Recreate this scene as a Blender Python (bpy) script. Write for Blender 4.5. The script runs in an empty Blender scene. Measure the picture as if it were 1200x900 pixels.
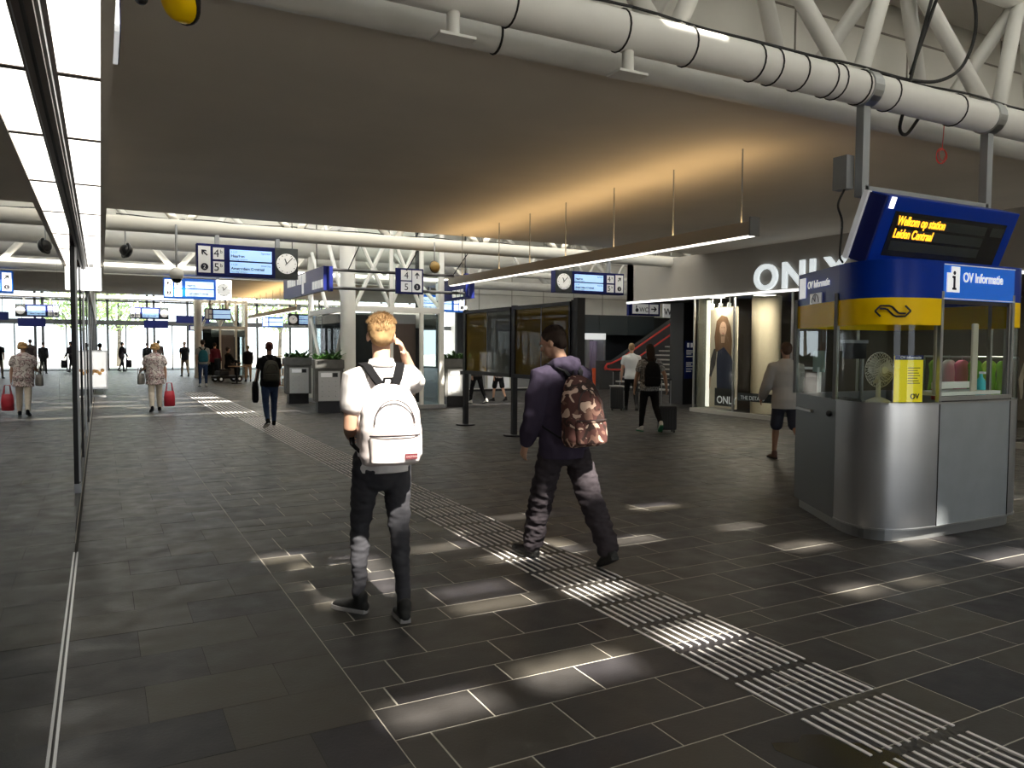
import bpy, bmesh, math, random
from mathutils import Vector, Matrix, noise
S = bpy.context.scene
COL = S.collection
R = math.radians
PI = math.pi
rnd = random.Random(7)

# ------------------------------------------------------------------ camera
F, EYE = 910.0, 1.65
yaw, pitch, roll = math.atan(482/F), math.atan(44/F), R(.33)
fw = Vector((math.sin(yaw)*math.cos(pitch), math.cos(yaw)*math.cos(pitch), -math.sin(pitch)))
rt = Vector((math.cos(yaw), -math.sin(yaw), 0)); up = rt.cross(fw)
rt, up = rt*math.cos(roll)+up*math.sin(roll), up*math.cos(roll)-rt*math.sin(roll)
cd = bpy.data.cameras.new('camera'); cam = bpy.data.objects.new('camera', cd); COL.objects.link(cam)
cd.sensor_width = 36; cd.lens = F/1200*36; cd.clip_start = .05; cd.clip_end = 400
M = Matrix((rt, up, -fw)).transposed().to_4x4(); M.translation = (0, 0, EYE); cam.matrix_world = M
S.camera = cam

# ------------------------------------------------------------------ light
w = bpy.data.worlds.new('sky'); S.world = w; w.use_nodes = True
bg = w.node_tree.nodes['Background']; bg.inputs[0].default_value = (.86, .93, 1, 1); bg.inputs[1].default_value = 4.0
SUN_EL = R(53)
sd = bpy.data.lights.new('sun', 'SUN'); sun = bpy.data.objects.new('sun', sd); COL.objects.link(sun)
sd.energy = 25; sd.angle = R(1.25); sd.color = (1, .93, .80)
SD = Vector((-.05, 1, -math.tan(SUN_EL))).normalized()          # direction the light travels
sun.rotation_euler = SD.to_track_quat('-Z', 'Y').to_euler()
V = S.view_settings
V.view_transform = 'Standard'; V.look = 'None'; V.gamma = 1; V.exposure = 0.0; V.use_curve_mapping = False

# ------------------------------------------------------------------ materials
MATS = {}
def mat(n, c, rough=.6, metal=0, emit=0, spec=.5, var=0, scale=8, c2=None, bump=0, aniso=0, coord='Object', detail=3):
    if n in MATS: return MATS[n]
    m = bpy.data.materials.new(n); m.use_nodes = True; MATS[n] = m
    nt = m.node_tree; b = nt.nodes['Principled BSDF']
    b.inputs['Base Color'].default_value = (*c, 1); b.inputs['Roughness'].default_value = rough
    b.inputs['Metallic'].default_value = metal; b.inputs['Specular IOR Level'].default_value = spec
    if aniso: b.inputs['Anisotropic'].default_value = aniso
    if emit:
        b.inputs['Emission Color'].default_value = (*c, 1); b.inputs['Emission Strength'].default_value = emit
    if var or c2 or bump:
        tc = nt.nodes.new('ShaderNodeTexCoord'); nz = nt.nodes.new('ShaderNodeTexNoise')
        nz.inputs['Scale'].default_value = scale; nz.inputs['Detail'].default_value = detail
        nt.links.new(tc.outputs[coord], nz.inputs['Vector'])
        if var or c2:
            cr = nt.nodes.new('ShaderNodeValToRGB'); e = cr.color_ramp.elements
            e[0].position = .32; e[1].position = .68
            if c2: e[0].color = (*c, 1); e[1].color = (*c2, 1)
            else:
                e[0].color = (*[max(0, x*(1-var)) for x in c], 1); e[1].color = (*[min(1, x*(1+var)) for x in c], 1)
            nt.links.new(nz.outputs[0], cr.inputs[0]); nt.links.new(cr.outputs[0], b.inputs['Base Color'])
        if bump:
            bp = nt.nodes.new('ShaderNodeBump'); bp.inputs['Strength'].default_value = bump; bp.inputs['Distance'].default_value = .01
            nt.links.new(nz.outputs[0], bp.inputs['Height']); nt.links.new(bp.outputs[0], b.inputs['Normal'])
    return m
def ramp_mat(n, stops, scale=9, rough=.8, kind='noise', stretch=(1, 1, 1), detail=2):
    m = bpy.data.materials.new(n); m.use_nodes = True; MATS[n] = m
    nt = m.node_tree; b = nt.nodes['Principled BSDF']; b.inputs['Roughness'].default_value = rough
    tc = nt.nodes.new('ShaderNodeTexCoord'); mp = nt.nodes.new('ShaderNodeMapping'); mp.inputs['Scale'].default_value = stretch
    nz = nt.nodes.new('ShaderNodeTexNoise'); nz.inputs['Scale'].default_value = scale; nz.inputs['Detail'].default_value = detail
    cr = nt.nodes.new('ShaderNodeValToRGB'); cr.color_ramp.interpolation = 'CONSTANT'
    e = cr.color_ramp.elements
    e[0].position, e[0].color = stops[0][0], (*stops[0][1], 1)
    e[1].position, e[1].color = stops[1][0], (*stops[1][1], 1)
    for p, c in stops[2:]:
        k = e.new(p); k.color = (*c, 1)
    nt.links.new(tc.outputs['Object'], mp.inputs[0]); nt.links.new(mp.outputs[0], nz.inputs['Vector'])
    nt.links.new(nz.outputs[0], cr.inputs[0]); nt.links.new(cr.outputs[0], b.inputs['Base Color'])
    return m
def glass_mat(n, tint=(.95, .98, .97), ior=1.5, rough=0.0, body=0, bodycol=(.02, .02, .02), gain=1.0):
    m = bpy.data.materials.new(n); m.use_nodes = True; MATS[n] = m
    nt = m.node_tree; nt.nodes.remove(nt.nodes['Principled BSDF']); out = nt.nodes['Material Output']
    t = nt.nodes.new('ShaderNodeBsdfTransparent'); t.inputs[0].default_value = (*tint, 1)
    g = nt.nodes.new('ShaderNodeBsdfGlossy'); g.inputs['Roughness'].default_value = rough
    fr = nt.nodes.new('ShaderNodeFresnel'); fr.inputs[0].default_value = ior
    mx = nt.nodes.new('ShaderNodeMixShader')
    src = t
    if body:
        d = nt.nodes.new('ShaderNodeBsdfDiffuse'); d.inputs[0].default_value = (*bodycol, 1)
        m2 = nt.nodes.new('ShaderNodeMixShader'); m2.inputs[0].default_value = body
        nt.links.new(t.outputs[0], m2.inputs[1]); nt.links.new(d.outputs[0], m2.inputs[2]); src = m2
    ge = nt.nodes.new('ShaderNodeNewGeometry'); sb = nt.nodes.new('ShaderNodeMath'); sb.operation = 'SUBTRACT'; sb.inputs[0].default_value = 1
    mu = nt.nodes.new('ShaderNodeMath'); mu.operation = 'MULTIPLY'                # reflect on the outer face only
    sb.use_clamp = mu.use_clamp = True; sb.inputs[0].default_value = 1; gn = nt.nodes.new('ShaderNodeMath'); gn.operation = 'MULTIPLY'; gn.use_clamp = True; gn.inputs[1].default_value = gain; nt.links.new(fr.outputs[0], gn.inputs[0])
    nt.links.new(ge.outputs['Backfacing'], sb.inputs[1]); nt.links.new(sb.outputs[0], mu.inputs[0]); nt.links.new(gn.outputs[0], mu.inputs[1])
    nt.links.new(mu.outputs[0], mx.inputs[0]); nt.links.new(src.outputs[0], mx.inputs[1]); nt.links.new(g.outputs[0], mx.inputs[2])
    nt.links.new(mx.outputs[0], out.inputs[0])
    return m
def milk_mat(n, c, tr):
    m = bpy.data.materials.new(n); m.use_nodes = True; MATS[n] = m
    nt = m.node_tree; nt.nodes.remove(nt.nodes['Principled BSDF']); out = nt.nodes['Material Output']
    d = nt.nodes.new('ShaderNodeBsdfDiffuse'); d.inputs[0].default_value = (*c, 1)
    t = nt.nodes.new('ShaderNodeBsdfTranslucent'); t.inputs[0].default_value = (*c, 1)
    mx = nt.nodes.new('ShaderNodeMixShader'); mx.inputs[0].default_value = tr
    nt.links.new(d.outputs[0], mx.inputs[1]); nt.links.new(t.outputs[0], mx.inputs[2]); nt.links.new(mx.outputs[0], out.inputs[0])
    return m
def tile_mat(n, cols, rough):
    m = bpy.data.materials.new(n); m.use_nodes = True; MATS[n] = m
    nt = m.node_tree; b = nt.nodes['Principled BSDF']
    ge = nt.nodes.new('ShaderNodeNewGeometry'); oi = nt.nodes.new('ShaderNodeObjectInfo')
    ad = nt.nodes.new('ShaderNodeMath'); ad.operation = 'ADD'; fr = nt.nodes.new('ShaderNodeMath'); fr.operation = 'FRACT'
    nt.links.new(ge.outputs['Random Per Island'], ad.inputs[0]); nt.links.new(oi.outputs['Random'], ad.inputs[1]); nt.links.new(ad.outputs[0], fr.inputs[0])
    cr = nt.nodes.new('ShaderNodeValToRGB'); e = cr.color_ramp.elements
    e[0].position, e[0].color = 0, (*cols[0], 1); e[1].position, e[1].color = 1, (*cols[-1], 1)
    for i, c in enumerate(cols[1:-1]):
        k = e.new((i+1)/(len(cols)-1)); k.color = (*c, 1)
    nt.links.new(fr.outputs[0], cr.inputs[0])
    nz = nt.nodes.new('ShaderNodeTexNoise'); nz.inputs['Scale'].default_value = 5; nz.inputs['Detail'].default_value = 8
    nt.links.new(ge.outputs['Position'], nz.inputs['Vector'])
    mr = nt.nodes.new('ShaderNodeMapRange'); mr.inputs[1].default_value = .3; mr.inputs[2].default_value = .7; mr.inputs[3].default_value = .75; mr.inputs[4].default_value = 1.25
    nt.links.new(nz.outputs[0], mr.inputs[0])
    mu = nt.nodes.new('ShaderNodeMixRGB'); mu.blend_type = 'MULTIPLY'; mu.inputs[0].default_value = 1
    nt.links.new(cr.outputs[0], mu.inputs[1]); nt.links.new(mr.outputs[0], mu.inputs[2]); nt.links.new(mu.outputs[0], b.inputs['Base Color'])
    n2 = nt.nodes.new('ShaderNodeTexNoise'); n2.inputs['Scale'].default_value = 60; n2.inputs['Detail'].default_value = 4
    nt.links.new(ge.outputs['Position'], n2.inputs['Vector'])
    m3 = nt.nodes.new('ShaderNodeMapRange'); m3.inputs[1].default_value = .3; m3.inputs[2].default_value = .7; m3.inputs[3].default_value = rough-.08; m3.inputs[4].default_value = rough+.12
    nt.links.new(nz.outputs[0], m3.inputs[0]); nt.links.new(m3.outputs[0], b.inputs['Roughness'])
    bp = nt.nodes.new('ShaderNodeBump'); bp.inputs['Strength'].default_value = .25; bp.inputs['Distance'].default_value = .004
    nt.links.new(n2.outputs[0], bp.inputs['Height']); nt.links.new(bp.outputs[0], b.inputs['Normal'])
    b.inputs['Specular IOR Level'].default_value = .4
    return m

TILE = tile_mat('slate', [(.019, .018, .023), (.038, .035, .035), (.056, .050, .040), (.026, .025, .028), (.046, .042, .037), (.021, .021, .027)], .45)
GROUT = mat('grout', (.42, .395, .345), .9)
BARM = mat('tactile_white', (.72, .69, .68), .6, var=.12, scale=20)
WHITE = mat('white_paint', (.84, .83, .79), .45, var=.04, scale=2)
PANEL = mat('white_panel', (.82, .81, .76), .6, var=.04, scale=1.5)
CEIL = mat('ceiling_paint', (.86, .79, .69), .75, var=.05, scale=.7)
GREYP = mat('grey_paint', (.30, .28, .25), .6)
FASC = mat('fascia_grey', (.36, .34, .31), .6, var=.03, scale=1)
DARK = mat('dark_cladding', (.03, .032, .036), .5)
BLACK = mat('black_metal', (.012, .012, .014), .4)
RUBBER = mat('black_rubber', (.012, .012, .012), .65)
STEEL = mat('steel', (.5, .51, .52), .35, metal=1)
RAILM = mat('rail_dark_steel', (.10, .10, .105), .4, metal=.6)
BRUSH = mat('brushed_steel', (.54, .55, .57), .36, metal=1, aniso=.6, var=.04, scale=3, bump=.03)
PGREY = mat('panel_grey_blue', (.42, .46, .50), .38, metal=.6, var=.05, scale=4)
NAVY = mat('sign_navy', (.01, .016, .12), .4, spec=.2)
BLUE = mat('sign_blue', (.0, .03, .33), .3, spec=.18)
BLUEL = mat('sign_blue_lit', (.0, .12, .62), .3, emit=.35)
YEL = mat('sign_yellow', (1, .64, .0), .4, spec=.15)
SCREEN = mat('screen_blue', (.42, .66, 1), .3, emit=.75)
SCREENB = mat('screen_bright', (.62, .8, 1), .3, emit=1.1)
SIGNW = mat('sign_white', (.85, .86, .88), .4, emit=.12)
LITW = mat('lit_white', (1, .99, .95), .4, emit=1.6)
SIGNL = mat('sign_lit_text', (.95, .96, .98), .4, emit=.45)
CLOCKF = mat('clock_face_white', (.9, .9, .88), .4, emit=.35)
LAMP = mat('lamp_panel', (1, .95, .86), .4, emit=3.2)
LAMPW = mat('lamp_tube', (1, .93, .84), .4, emit=3.0)
LETTER = mat('letter_white', (.86, .93, .95), .4, emit=.7)
INK = mat('ink', (.01, .012, .03), .6)
AMBER = mat('amber_led', (1, .42, .02), .4, emit=2.2)
RED = mat('red_paint', (.75, .06, .05), .4)
ORANGE = mat('orange_plastic', (.85, .12, .03), .4)
BROWN = mat('bronze_trim', (.09, .065, .05), .45, metal=.3)
CREAM = mat('cream_wall', (.62, .56, .42), .7, var=.04, scale=1)
GLASS = glass_mat('clear_glass', ior=1.36)
MIRG = glass_mat('shop_glass', (.7, .76, .76), ior=1.7, gain=1.25)
DGLASS = glass_mat('tinted_glass', (.5, .55, .55), ior=1.5)
ACRYL = glass_mat('display_glass', (.5, .45, .3), ior=1.5, body=.6, bodycol=(.32, .22, .05))  # yellow body colour stands for the warm ceiling glow the panes reflect
ACRYG = glass_mat('display_glass_grey', (.5, .55, .55), ior=1.6, body=.6, bodycol=(.24, .25, .23))
MILK = milk_mat('milky_roof', (.72, .72, .70), .30)  # invented translucent roof that spreads the sun as soft light
MILKF = milk_mat('milky_roof_far', (.9, .9, .88), .36)  # same invented diffuser, tuned for the brighter far hall
OPAQ = mat('roof_steel_deck', (.35, .34, .32), .7)  # for the solid sheet added to keep light off the far right
LEAF = mat('leaf', (.05, .16, .02), .5, var=.5, scale=30)
TREEL = mat('tree_leaf', (.22, .34, .12), .6, var=.4, scale=4)
CONC = mat('planter_grey', (.12, .12, .115), .7, var=.1)
LGREY = mat('light_grey_metal', (.34, .35, .36), .45, metal=.4)
PAVE = mat('outside_paving', (.55, .53, .5), .8)

# ------------------------------------------------------------------ mesh builder
class MB:
    def __init__(self): self.v = []; self.f = []
    def add(self, vs, fs):
        o = len(self.v); self.v += [Vector(p) for p in vs]; self.f += [[i+o for i in f] for f in fs]; return self
    def box(self, c, s, rot=None, piv=None):
        x, y, z = s[0]/2, s[1]/2, s[2]/2
        vs = [Vector((a*x, b*y, d*z)) for d in (-1, 1) for b in (-1, 1) for a in (-1, 1)]
        if rot: 
            m = rot if isinstance(rot, Matrix) else Matrix.Rotation(rot, 3, 'Z')
            vs = [m @ p for p in vs]
        c = Vector(c)
        return self.add([p+c for p in vs], [(0, 2, 3, 1), (4, 5, 7, 6), (0, 1, 5, 4), (2, 6, 7, 3), (0, 4, 6, 2), (1, 3, 7, 5)])
    def b2(self, a, b):
        return self.box([(p+q)/2 for p, q in zip(a, b)], [abs(q-p) for p, q in zip(a, b)])
    def tube(self, pts, r, n=10, cap=True, rb=None):
        pts = [Vector(p) for p in pts]; k = len(pts)
        rs = r if isinstance(r, (list, tuple)) else [r]*k
        t0 = (pts[1]-pts[0]).normalized()
        ref = Vector((0, 0, 1)) if abs(t0.z) < .9 else Vector((0, 1, 0))
        rings = []; nrm = (ref-t0*ref.dot(t0)).normalized()
        for i in range(k):
            t = (pts[min(i+1, k-1)]-pts[max(i-1, 0)]).normalized()
            nrm = (nrm-t*nrm.dot(t)).normalized(); bi = t.cross(nrm)
            rings.append([pts[i]+(nrm*math.cos(a)+bi*math.sin(a))*rs[i] for a in [2*PI*j/n for j in range(n)]])
        return self.rings(rings, cap)
    def rings(self, rings, cap=True):
        n = len(rings[0]); vs = [p for r in rings for p in r]; fs = []
        for i in range(len(rings)-1):
            for j in range(n):
                a, b = i*n+j, i*n+(j+1) % n
                fs.append((a, b, b+n, a+n))
        if cap: fs += [list(range(n))[::-1], [len(vs)-n+j for j in range(n)]]
        return self.add(vs, fs)
    def ell(self, c, r, nu=14, nv=9, m=None):
        rings = []; c = Vector(c)
        for i in range(1, nv):
            a = PI*i/nv
            rings.append([c+(m @ p if m else p) for p in [Vector((r[0]*math.sin(a)*math.cos(2*PI*j/nu), r[1]*math.sin(a)*math.sin(2*PI*j/nu), -r[2]*math.cos(a))) for j in range(nu)]])
        return self.rings(rings, True)
    def prism(self, poly, d0, d1, axis='y'):
        n = len(poly)
        def P(p, d): return (p[0], d, p[1]) if axis == 'y' else ((d, p[0], p[1]) if axis == 'x' else (p[0], p[1], d))
        vs = [P(p, d0) for p in poly]+[P(p, d1) for p in poly]
        fs = [list(range(n)), list(range(n, 2*n))[::-1]]+[(i, i+n, (i+1) % n+n, (i+1) % n) for i in range(n)]
        return self.add(vs, fs)
    def wall(self, pts, z0, z1, th):                       # upright strip along a plan polyline, thickness to its left
        pts = [Vector((p[0], p[1], 0)) for p in pts]; k = len(pts); inn = []
        for i in range(k):
            t = (pts[min(i+1, k-1)]-pts[max(i-1, 0)]).normalized(); inn.append(pts[i]+Vector((-t.y, t.x, 0))*th)
        rings = [[(p.x, p.y, z0), (q.x, q.y, z0), (q.x, q.y, z1), (p.x, p.y, z1)] for p, q in zip(pts, inn)]
        return self.rings([[Vector(a) for a in r] for r in rings], True)
    def limb(self, pts, rad, n=12, ref=(0, 1, 0)):         # elliptic loft with rounded ends; rad = (side, fore-aft)
        pts = [Vector(p) for p in pts]; ref = Vector(ref); k = len(pts)
        rad = [(r, r) if not isinstance(r, (tuple, list)) else r for r in rad]; rings = []
        def ring(p, t, r):
            f = ref-t*ref.dot(t)
            f = f.normalized() if f.length > 1e-3 else Vector((1, 0, 0))
            s = f.cross(t).normalized()
            return [p+s*math.cos(a)*r[0]+f*math.sin(a)*r[1] for a in [2*PI*j/n for j in range(n)]]
        for i in range(k):
            t = (pts[min(i+1, k-1)]-pts[max(i-1, 0)]).normalized()
            if i == 0:
                m = min(rad[0]); rings += [ring(pts[0]-t*m*.75, t, (rad[0][0]*.45, rad[0][1]*.45)), ring(pts[0]-t*m*.45, t, (rad[0][0]*.82, rad[0][1]*.82))]
            rings.append(ring(pts[i], t, rad[i]))
            if i == k-1:
                m = min(rad[-1]); rings += [ring(pts[i]+t*m*.45, t, (rad[i][0]*.82, rad[i][1]*.82)), ring(pts[i]+t*m*.75, t, (rad[i][0]*.45, rad[i][1]*.45))]
        return self.rings(rings, True)
    def mesh(self, name, m, smooth=False):
        me = bpy.data.meshes.new(name); me.from_pydata([tuple(p) for p in self.v], [], self.f)
        bm = bmesh.new(); bm.from_mesh(me); bmesh.ops.recalc_face_normals(bm, faces=bm.faces); bm.to_mesh(me); bm.free()
        me.materials.append(m)
        if smooth: me.shade_smooth()
        return me
    def build(self, name, m, parent=None, smooth=False, bevel=0, seg=2):
        return ob(name, self.mesh(name, m, smooth), parent, bevel, seg)
def ob(name, me, parent=None, bevel=0, seg=2):
    o = bpy.data.objects.new(name, me); COL.objects.link(o)
    if parent: o.parent = parent
    if bevel:
        md = o.modifiers.new('bevel', 'BEVEL'); md.width = bevel; md.segments = seg; md.limit_method = 'ANGLE'; md.angle_limit = R(40)
    return o
def autosmooth(o, ang=40):
    me = o.data; me.shade_smooth()
    bm = bmesh.new(); bm.from_mesh(me)
    for e in bm.edges:
        if len(e.link_faces) == 2 and e.calc_face_angle(0) > R(ang): e.smooth = False
    bm.to_mesh(me); bm.free(); return o
def tag(o, label=None, cat=None, group=None, kind=None):
    if label: o['label'] = label
    if cat: o['category'] = cat
    if group: o['group'] = group
    if kind: o['kind'] = kind
    return o
def thing(name, label, cat, loc=(0, 0, 0), rz=0, group=None):
    o = bpy.data.objects.new(name, None); COL.objects.link(o); o.location = loc; o.rotation_euler = (0, 0, rz); o.empty_display_size = .1
    return tag(o, label, cat, group)
def struct(name, mb, m, label=None, parent=None, **k):
    o = mb.build(name, m, parent, **k)
    if not parent: o['kind'] = 'structure'
    if label: o['label'] = label; 
    return o
def dup(root, loc=None, rz=None, label=None):
    r = root.copy(); COL.objects.link(r)
    if loc is not None: r.location = loc
    if rz is not None: r.rotation_euler = (0, 0, rz)
    if label: r['label'] = label
    for ch in list(root.children):
        c = ch.copy(); COL.objects.link(c); c.parent = r
        for g in list(ch.children):
            d = g.copy(); COL.objects.link(d); d.parent = c
    return r
SCR = bpy.data.scenes.new('scratch')      # small side scene for evaluating modifiers and text
def baked(o):
    COL.objects.unlink(o) if o.name in COL.objects else None
    SCR.collection.objects.link(o)
    with bpy.context.temp_override(scene=SCR, view_layer=SCR.view_layers[0]):
        dg = bpy.context.evaluated_depsgraph_get(); dg.update()
        return bpy.data.meshes.new_from_object(o.evaluated_get(dg))
def text(body, size, loc, m, parent=None, rot=(90, 0, 0), ext=.004, align='LEFT', name='lettering', bold=0, sx=1):
    c = bpy.data.curves.new('t', 'FONT'); c.body = body; c.size = size; c.extrude = ext; c.align_x = align; c.offset = bold
    t = bpy.data.objects.new('t', c)
    me = baked(t); bpy.data.objects.remove(t); me.name = name; me.materials.clear(); me.materials.append(m)
    o = ob(name, me, parent); o.location = loc; o.rotation_euler = [R(a) for a in rot]; o.scale = (sx, 1, 1)
    return o
def remeshed(mb, vox, smooth=3):
    o = bpy.data.objects.new('tmp', mb.mesh('tmp', WHITE))
    md = o.modifiers.new('r', 'REMESH'); md.mode = 'VOXEL'; md.voxel_size = vox
    sm = o.modifiers.new('s', 'SMOOTH'); sm.iterations = smooth; sm.factor = .5
    me = baked(o); old = o.data; bpy.data.objects.remove(o); bpy.data.meshes.remove(old)
    me.materials.clear(); me.shade_smooth()
    return me

# ================================================================== SETTING
# ---- floor: slate tiles with light joints
floor = struct('floor', MB().b2((-.22, -9, -.2), (24, 62, -.0015)), GROUT, 'dark slate station floor with pale joints')
bed = MB().b2((-.21, -2, -.1), (1.056, 60, -.001)).b2((1.056, 11, -.1), (23.5, 60, -.001)).build('joint_bed', mat('dark_joint', (.03, .028, .026), .9), floor)
rowsY = [2.05, 2.44, 2.66, 3.03, 3.33, 3.54, 3.85, 4.26, 4.49, 4.90, 5.21, 5.42]
phase = {2.05: .52, 2.44: .31, 2.66: .02, 3.03: .33, 3.33: .58, 3.54: .09, 3.85: .33, 4.26: .05, 4.49: .12, 4.90: .35, 5.21: .06}
pat = [.31, .41, .22, .41, .31, .21]
while rowsY[-1] < 60: rowsY.append(round(rowsY[-1]+pat[len(rowsY) % 6], 2))
lo = 2.05
while lo > -1: lo = round(lo-pat[len(rowsY) % 6], 2); rowsY.insert(0, lo)
tiles = []
for a, b in zip(rowsY, rowsY[1:]):
    ph = phase.get(a, rnd.random()*.6); x = 1.06
    nx = ph+.6*math.ceil((1.06-ph)/.6)
    if nx-1.06 < .08: nx += .6
    while x < 22:
        e = min(nx, 22)
        tiles.append((x, e, a, b, .009 if a < 9 else .006)); x = e; nx += .6
y = -1.26; k = 0
while y < 58:
    xs = [-.19, .46, 1.06] if k % 2 else [-.19, .16, .76, 1.06]
    for p, q in zip(xs, xs[1:]): tiles.append((p, q, y, y+.41, .003))
    y += .41; k += 1
def scr(p):
    d = Vector(p)-Vector((0, 0, EYE)); z = d.dot(fw)
    return (600+F*d.dot(rt)/z, 450-F*d.dot(up)/z, z) if z > .2 else (-9999, 0, 1)
def score(t):
    sx, sy, z = scr(((t[0]+t[1])/2, (t[2]+t[3])/2, 0))
    if not (-60 < sx < 1260 and sy < 960): return 0
    return (t[1]-t[0])*(t[3]-t[2])/z**3
tiles.sort(key=score, reverse=True)
cache = {}; far = MB()
for i, (x0, x1, y0, y1, g) in enumerate(tiles):
    dz = (rnd.random()-.5)*.0014; gx = g/2
    if i < 300:
        key = (round(x1-x0, 2), round(y1-y0, 2), g)
        if key not in cache:
            cache[key] = MB().box((0, 0, -.02), (key[0]-g, key[1]-g, .04)).mesh('floor_tile', TILE)
        o = ob('floor_tile', cache[key], floor); o.location = ((x0+x1)/2, (y0+y1)/2, dz)
    else:
        far.box(((x0+x1)/2, (y0+y1)/2, -.02+dz), (x1-x0-g, y1-y0-g, .04))
tag(far.build('floor_tile_field', TILE, floor), kind='stuff')
bar = MB().box((0, 0, .002), (.017, .35, .008)).mesh('tactile_bar', BARM)
fb = MB(); nb = 0
for r in range(42):
    y = 1.21+.4085*r
    for c in range(10):
        x = 2.73+.06*c
        if 12 < nb < 2000 and nb-12 < 288 or nb <= 12:
            o = ob('tactile_bar', bar, floor); o.location = (x, y+.175, 0)
        else: fb.box((x, y+.175, .002), (.017, .35, .008))
        nb += 1
for r in range(90):                                                  # attention field of studs
    for c in range(9): fb.box((2.5+.1*c, 18.6+.115*r, .002), (.045, .05, .008))
tag(fb.build('tactile_studs', BARM, floor), kind='stuff')
pud = MB().prism([(2.58, 2.32), (2.68, 2.27), (2.75, 2.31), (2.83, 2.27), (2.86, 2.18), (2.93, 2.13), (2.97, 2.02), (2.93, 1.90), (2.83, 1.86), (2.72, 1.93), (2.62, 2.05), (2.57, 2.18), (2.55, 2.27)], .0005, .002, 'z')
tag(pud.build('puddle', mat('wet_stain', (.028, .028, .02), .16)), 'dark olive wet puddle on the slate floor beside the white tactile bars', 'puddle').location = (-.13, -.03, 0)

# ---- ceilings (viaduct slabs) and added light-shaping roofs over the gaps
struct('ceiling', MB().b2((.06, 5.6, 4.0), (23.8, 15.3, 4.25)), CEIL, 'wide flat grey ceiling slab')
struct('ceiling', MB().b2((-.3, 29.5, 4.0), (23.8, 41, 5.0)), CEIL, 'second ceiling slab in the distance')
def roof(name, z, x0, x1, y0, y1, holes, m, label):
    """holes: (xa, xb, ya, yb); cut out of a roof sheet"""
    ys = sorted({y0, y1} | {h[2] for h in holes} | {h[3] for h in holes}); b = MB()
    for a, c in zip(ys, ys[1:]):
        mid = (a+c)/2; iv = sorted((h[0], h[1]) for h in holes if h[2] < mid < h[3]); x = x0
        for p, q in iv:
            if p > x: b.b2((x, a, z), (p, c, z+.05))
            x = max(x, q)
        if x < x1: b.b2((x, a, z), (x1, c, z+.05))
    return struct(name, b, m, label)
OFF = 7.5/math.tan(SUN_EL)
spots = [(1.1, 1.6, 3.08, 3.3), (1.85, 2.45, 3.12, 3.42), (2.8, 3.2, 3.2, 3.45), (4.4, 4.75, 3.4, 3.6), (6.1, 6.7, 3.35, 3.65), (4.95, 5.25, 3.4, 3.5),
         (1.95, 2.5, 4.28, 4.46), (2.75, 3.15, 4.22, 4.42), (4.95, 5.4, 4.4, 4.62), (6.0, 6.5, 4.1, 4.3), (1.95, 2.5, 4.62, 4.78), (1.24, 1.48, 4.76, 5.0),
         (1.5, 1.8, 4.86, 5.1), (1.25, 1.85, 5.1, 5.86), (2.62, 3.0, 5.2, 5.4), (3.12, 3.44, 5.2, 5.62), (3.75, 4.25, 5.22, 5.42), (5.0, 5.4, 5.2, 5.35),
         (1.05, 1.4, 6.0, 6.2), (2.74, 3.2, 6.02, 6.16), (4.8, 5.3, 6.25, 6.45), (3.6, 4.2, 7.7, 7.8), (3.3, 3.9, 6.5, 6.62), (2.2, 2.7, 5.75, 5.9), (8.3, 9.0, 4.9, 5.4), (5.5, 6.0, 2.4, 2.6)]
holes = [(a+.05*OFF, b+.05*OFF, c-OFF, d-OFF) for a, b, c, d in spots]  # unseen roof openings traced back from the wanted sun patches
roof('trim_1', 7.5, -3, 24, -9, 6.6, holes, MILK, 'milky roof glazing over the near hall')
farspots = [(-.2, 4.75, 19.6, 20.05), (6.9, 8.6, 19.6, 20.0), (9.3, 10.9, 19.6, 20.0), (.6, 2.6, 22.2, 22.6), (-.2, 1.0, 23.0, 23.5), (1.6, 3.6, 23.6, 24.2), (-.2, .9, 24.6, 25.2), (1.0, 3.2, 25.4, 26.1), (0, 2.2, 26.8, 27.4), (3.3, 4.0, 27.4, 27.75),
            (8.8, 10.2, 23.4, 23.7), (5.0, 6.4, 25, 25.3), (-.2, 11, 27.75, 28.05)]  # unseen roof slots placed so the sun lands as these stripes
roof('trim_9', 7.5, 11.5, 24, 11.2, 30, [], OPAQ, 'opaque roof deck over the right of the far hall')  # added to dim this side of the far hall
roof('trim_2', 7.5, -3, 11.5, 11.2, 30, [(a+.05*OFF, b+.05*OFF, c-OFF, d-OFF) for a, b, c, d in farspots], MILKF, 'bright milky roof glazing over the far hall')
roof('trim_3', 7.5, -3, 24, 40, 56, [], MILKF, 'milky roof glazing by the exit')
# ---- upstand walls above the slabs
struct('wall_upstand', MB().b2((.06, 6.9, 4.2), (23.8, 7.05, 7.5)), PANEL, 'white panelled upstand above the slab')
jn = MB()
for i in range(10): jn.b2((1.2+2.1*i, 6.885, 5.0), (1.215+2.1*i, 6.9, 7.5))
jn.b2((.06, 6.885, 5.75), (23, 6.9, 5.77))
struct('trim_4', jn, GREYP)
vt = MB(); vt.rings([[Vector((x, 6.2+.95*math.cos(a), 6.75+.85*math.sin(a))) for a in [2*PI*j/28 for j in range(28)]] for x in (.2, 23.5)])
struct('trim_5', vt, FASC, 'large grey rounded duct under the near roof', smooth=True); autosmooth(bpy.data.objects['trim_5'])
struct('wall_far_upstand', MB().b2((-.3, 29.2, 5.0), (23.8, 29.4, 7.5)).b2((-.3, 29.3, 3.98), (23.8, 29.49, 5.0)), PANEL, 'white upstand in front of the second slab')
d2 = MB().tube([(-.2, 23.2, 4.62), (13, 23.2, 4.62)], .42, 20).tube([(-.2, 27.2, 4.75), (20, 27.2, 4.75)], .5, 20)
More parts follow.
